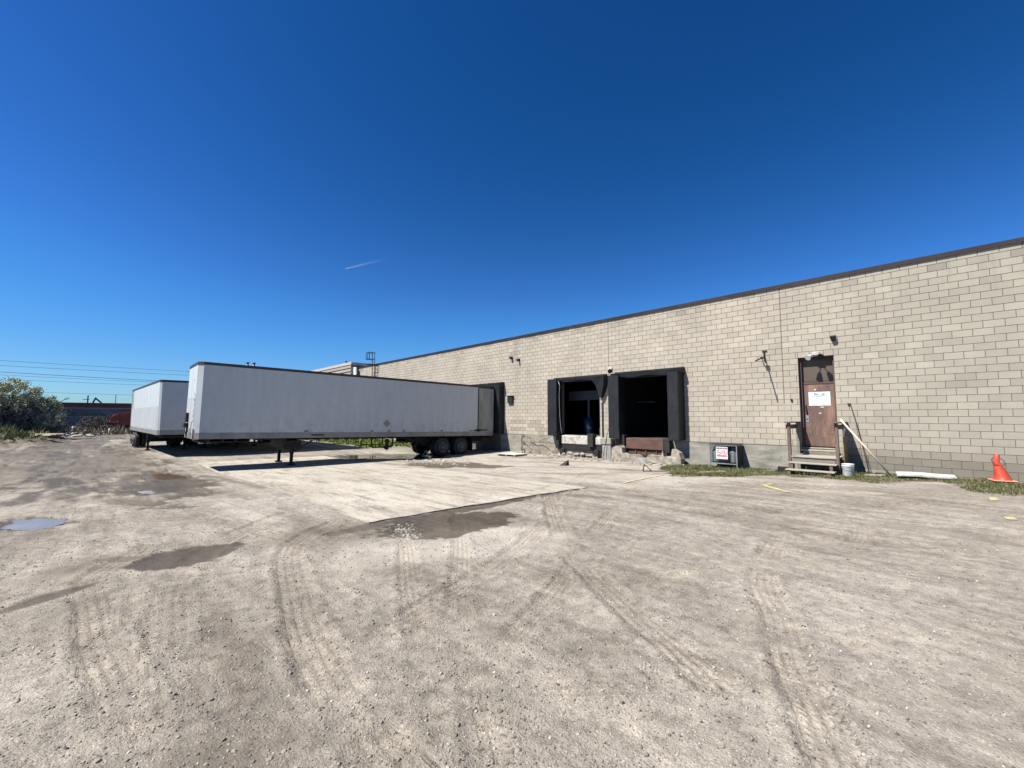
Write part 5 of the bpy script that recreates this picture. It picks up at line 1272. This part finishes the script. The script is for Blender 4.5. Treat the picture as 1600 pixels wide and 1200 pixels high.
t2.location = (-28.9+.08, -14.35, -.46); t2.rotation_euler = (0, 0, ang-math.pi/2)
for i, (dy, lb) in enumerate(((2.95, 'white semi trailer hidden next behind the far left one'), (5.9, 'white semi trailer hidden last in the row behind the docked trailer'))):
    c_ = copy_tree(t2); c_.location = (-29.1, -14.35+dy, -.46); tag(c_, lb, 'semi trailer', G)

# ---------------------------------------------------------------- far left things
fb = empty('far_building', (-118, -30, -.4)); tag(fb, 'long low brown and grey industrial building at the far end of the yard', 'building')
def fp(mb, name, mt):
    o = mb.build(name, mt, fb); o.matrix_parent_inverse = Matrix.Translation(-Vector(fb.location)); return o
mb = MB(); mb.box(-135, -112, -75, 30, -1, 3.1)
y = -74
while y < 28: mb.box(-111.998, -111.9, y, y+.25, -1, 3.1); y += 3.9
fp(mb, 'wall', M['far_grey'])
mb = MB(); mb.box(-135.1, -111.85, -75.1, 30.1, 3.24, 4.15); fp(mb, 'parapet', M['far_brown'])
mb = MB(); mb.box(-111.998, -111.8, -75, 30, 3.11, 3.235); mb.box(-111.9, -111.82, -75, 30, 1.55, 1.62); fp(mb, 'trim', M['far_light'])
mb = MB()
for y in (-70, -58, -46, -34, -27, -20.5, -14, -6): mb.box(-111.998, -111.86, y, y+2.6, -.6, 2.2)
for y in (-63, -51, -40, -30.5, -23.5): mb.box(-111.998, -111.86, y, y+1.5, 1.7, 2.6)
fp(mb, 'loading_door', mat('far_door', (.09, .10, .125), .6, bump=0))
mb = MB(); mb.bar((-114, -20.2, 4.15), (-114, -20.2, 5.6), .18); mb.bar((-114, -20.9, 4.8), (-114, -20.0, 4.8), .1); mb.bar((-114, -19.5, 4.2), (-114, -19.1, 5.2), .25); mb.bar((-114, -19.2, 5.1), (-114, -18.3, 4.2), .25); mb.bar((-114, -12.9, 4.15), (-114, -12.9, 4.6), .12)
fp(mb, 'roof_gear', M['dark_steel'])
rc = empty('dump_container', (-85, -13, -.4)); tag(rc, 'dark red open container partly hidden by the far trailer', 'container')
mb = MB(); pr_ = [(-17.2, .35), (-8, .35), (-8, 2.15), (-16.1, 2.15), (-16.7, 1.95), (-17.05, 1.4)]; mb.add([(-86.5, a, z) for a, z in pr_]+[(-84, a, z) for a, z in pr_], [tuple(range(6)), tuple(range(11, 5, -1))]+[(i, (i+1) % 6, 6+(i+1) % 6, 6+i) for i in range(6)])
mb.v = [(x+85, y+13, z+.4) for x, y, z in mb.v]
for y in range(-3, 5): mb.box(1.0, 1.1, y-.06, y+.06, .8, 2.5)
mb.build('bin', M['far_red'], rc)
mb = MB(); mb.bar((1.1, -3.1, 2.58), (1.1, 5, 2.58), .16); mb.bar((1.1, -3.1, 2.58), (1.1, -4.0, 1.8), .16); mb.build('top_rim', mat('rim_pink', (.45, .16, .12), .6, bump=0), rc)
mb = MB(); mb.box(-1.2, .9, -3, 4.8, 0, .7); mb.build('undercarriage', M['dark_steel'], rc)
for i, (x, y, h_, lb) in enumerate(((-72, -20.3, 1.0, 'short pale post at the far yard edge, left one'), (-66, -17.2, .85, 'short pale post at the far yard edge, near the far trailer'))):
    mb = MB(); z = gz(x, y)-.1; mb.tube([(x, y, z), (x+.05, y, z+h_)], .10, 8); tag(mb.build('bollard', M['white_chip']), lb, 'bollard', 'pale posts at the far yard edge')
for i, (x, y, l_, a_, lb) in enumerate(((-52.5, -22.0, 3.0, .5, 'upper pale plank lying on the grassy bank'), (-51.2, -21.6, 2.2, .9, 'lower pale plank lying on the grassy bank'))):
    z = float(ground_fields(np.array([x]), np.array([y]))[0][0])+.25; mb = MB(); mb.bar((x, y, z), (x+l_*math.cos(a_), y+l_*math.sin(a_), z+.02), .35, .07)
    tag(mb.build('plank', M['wood_pale']), lb, 'plank', 'planks on the bank')

# wires from poles standing outside the frame
poles = []
for i, (y, x, lb) in enumerate(((-95, -150, 'tall utility pole far out to the left'), (60, -150, 'tall utility pole behind the warehouse'))):
    mb = MB(); mb.tube([(0, 0, 0), (0, 0, 15.8)], [.2, .12], 8); o = empty('utility_pole', (x, y, -.4)); mb.build('pole_shaft', M['bark'], o)
    mb = MB(); mb.bar((-.0, -.9, 14.6), (0, .9, 14.6), .12); mb.bar((0, -.7, 11.9), (0, .7, 11.9), .12); mb.build('cross_arm', M['bark'], o); tag(o, lb, 'utility pole', 'utility poles carrying the wires')
names = ['topmost', 'second highest', 'third highest', 'fourth highest', 'fifth highest', 'lowest']
for i, (za, zb_, sg, r) in enumerate(((15.2, 14.9, .9, .035), (14.0, 14.1, 1.0, .035), (13.6, 11.2, 1.1, .05), (12.3, 11.5, 1.1, .03), (11.2, 10.6, 1.0, .03), (8.4, 7.6, .8, .03))):
    mb = MB(); pts = [(-150+i*.05, -95+155*t, za+(zb_-za)*t-sg*4*t*(1-t)*1.0) for t in [k/24 for k in range(25)]]
    mb.tube(pts, r, 5, False); tag(mb.build('power_line', M['wire']), names[i]+' dark wire across the sky at the left', 'wire', 'power lines')
mb = MB(); mb.tube([(-118, -16.3, 0), (-118, -16.3, 6.0)], .06, 6); tag(mb.build('antenna_mast', M['wire']), 'thin mast rising behind the far building', 'mast')

# tree: tapered stems, bare twigs and pale leaves
def leaves(name, centers, n, size, cols, parent, mt):
    c = centers[rng.integers(0, len(centers), n)]; p = c[:, :3]+rng.normal(0, 1, (n, 3))*c[:, 3:4]
    d = rng.normal(0, 1, (n, 3)); d /= np.linalg.norm(d, axis=1)[:, None]; e = np.cross(d, rng.normal(0, 1, (n, 3))); e /= np.linalg.norm(e, axis=1)[:, None]
    s = size*rng.uniform(.5, 1.3, (n, 1)); V = np.stack([p-d*s, p+e*s*.5, p+d*s, p-e*s*.5], 1).reshape(-1, 3)
    me = bpy.data.meshes.new(name); me.vertices.add(n*4); me.vertices.foreach_set('co', V.astype('f').ravel()); me.loops.add(n*4); me.loops.foreach_set('vertex_index', np.arange(n*4, dtype='i'))
    me.polygons.add(n); me.polygons.foreach_set('loop_start', np.arange(0, n*4, 4, dtype='i')); me.update(calc_edges=True)
    at = me.attributes.new('Col', 'FLOAT_COLOR', 'FACE'); cc = np.array(cols); ci = cc[rng.integers(0, len(cols), n)]*rng.uniform(.7, 1.35, (n, 1)); at.data.foreach_set('color', np.c_[ci, np.ones(n)].astype('f').ravel())
    me.materials.append(mt); o = bpy.data.objects.new(name, me); sc.collection.objects.link(o); o.parent = parent; return o
def tree(x, y, H_, wid, label, cols, nleaf, lean=(0, 0), dark=.35, cat='tree', name='tree', seed=1):
    random.seed(seed); z0 = float(ground_fields(np.array([x]), np.array([y]))[0][0])-.1; root = empty(name, (x, y, z0)); tag(root, label, cat)
    mb = MB(); tips = []
    for s in range(6):
        a = random.random()*6.28; r = random.uniform(.2, .7)*wid; top = Vector((math.cos(a)*r+lean[0], math.sin(a)*r+lean[1], H_*random.uniform(.5, .8)))
        pts = [Vector((math.cos(a)*.2, math.sin(a)*.2, 0))]
        for k in range(1, 6):
            t = k/5; pts.append(Vector((top.x*t**1.3, top.y*t**1.3, top.z*t))+Vector((random.gauss(0, .12), random.gauss(0, .12), 0)))
        mb.tube(pts, [.13*(1-.8*k/5) for k in range(6)], 6)
        for k in range(9):
            b0 = pts[random.randint(1, 5)]; d = Vector((random.gauss(0, 1), random.gauss(0, 1), random.gauss(.5, .6))).normalized()*random.uniform(.8, 1.9)*wid/3.5; e_ = b0+d
            mid = b0+d*.5+Vector((0, 0, .1)); mb.tube([b0, mid, e_], [.045, .03, .012], 5, False); tips.append(e_)
            for q_ in range(6):
                d2 = Vector((random.gauss(0, 1), random.gauss(0, 1), random.gauss(.3, .8))).normalized()*random.uniform(.4, .9)*wid/3.5; mb.tube([mid.lerp(e_, random.random()), e_+d2], [.016, .008], 4, False); tips.append(e_+d2)
    mb.build('trunk', M['bark'], root)
    rs = np.random.default_rng(seed); nb_ = 90
    u = rs.normal(0, 1, (nb_, 3)); u /= np.linalg.norm(u, axis=1)[:, None]; rad = rs.uniform(.35, 1.0, (nb_, 1))**.5
    cl_ = u*rad*np.array([wid, wid, H_*.40])+np.array([0, 0, H_*.60]); cl_[:, 2] *= (1+.10*rs.normal(0, 1, nb_))
    hi = cl_[cl_[:, 2] > H_*.42]; hi = np.c_[hi, np.full(len(hi), .16*wid/2)]
    leaves('crown', hi, int(nleaf*.75), .075, cols, root, M['grass'])
    lo = np.c_[rs.normal(0, wid*.45, 120), rs.normal(0, wid*.45, 120), rs.uniform(.1, H_*.62, 120), np.full(120, .22)]
    leaves('twigs', lo, int(nleaf*.45), .09, ((.17,.15,.165),(.12,.12,.14),(.2,.18,.17),(.15,.18,.11)), root, M['grass'])
    return root
gl = ((.38,.40,.25),(.47,.48,.34),(.31,.33,.20),(.37,.38,.28),(.22,.24,.15))
tree(-57.5, -23.9, 4.2, 2.1, 'tall bushy tree with pale spring leaves at the left edge', gl, 15000, seed=3)
tree(-57.6, -22.0, 3.0, 1.5, 'rounded bushy tree right beside the tall one, dense low branches', gl, 9000, seed=8)
tree(-56.8, -21.2, 2.2, 1.1, 'low spreading tree nearest the far building, thin at its right edge', gl, 5000, seed=12)
tree(-59.0, -26.6, 4.8, 2.6, 'dense tree just outside the left edge of the yard', gl, 11000, seed=15)
tree(-76, -22.5, 1.6, 1.7, 'low dark bush in front of the far building', ((.07,.06,.06),(.05,.05,.05),(.09,.07,.07)), 4000, cat='bush', name='bush', seed=21, dark=.1)
tree(-84, -18.5, 2.0, 2.0, 'dark scrubby bush before the red container', ((.06,.07,.05),(.05,.05,.05),(.09,.08,.06)), 4000, cat='bush', name='bush', seed=23, dark=.1)

# contrail, far up
mt, nt, b = newmat('contrail'); tc = nd(nt, 'TexCoord'); sp = nd(nt, 'SeparateXYZ'); nt.links.new(tc.outputs['Generated'], sp.inputs[0])
b.inputs['Base Color'].default_value = (.9, .92, .95, 1)
n_ = noise(nt, tc.outputs['Generated'], 30, 3); fd = mth(nt, 'POWER', mth(nt, 'SUBTRACT', 1.0, sp.outputs[0]), 1.6); nt.links.new(mth(nt, 'MULTIPLY', fd, mth(nt, 'MULTIPLY', n_.outputs[0], .32)), b.inputs['Alpha'])
mb = MB(); A_, B_ = Vector((-25921, 10243, 9000)), Vector((-22400, 11330, 9000)); mb.tube([A_.lerp(B_, k/12) for k in range(13)], [30+3*k for k in range(13)], 8)
o = mb.build('contrail', mt); tag(o, 'short thin white contrail high in the blue sky', 'contrail', kind='stuff')
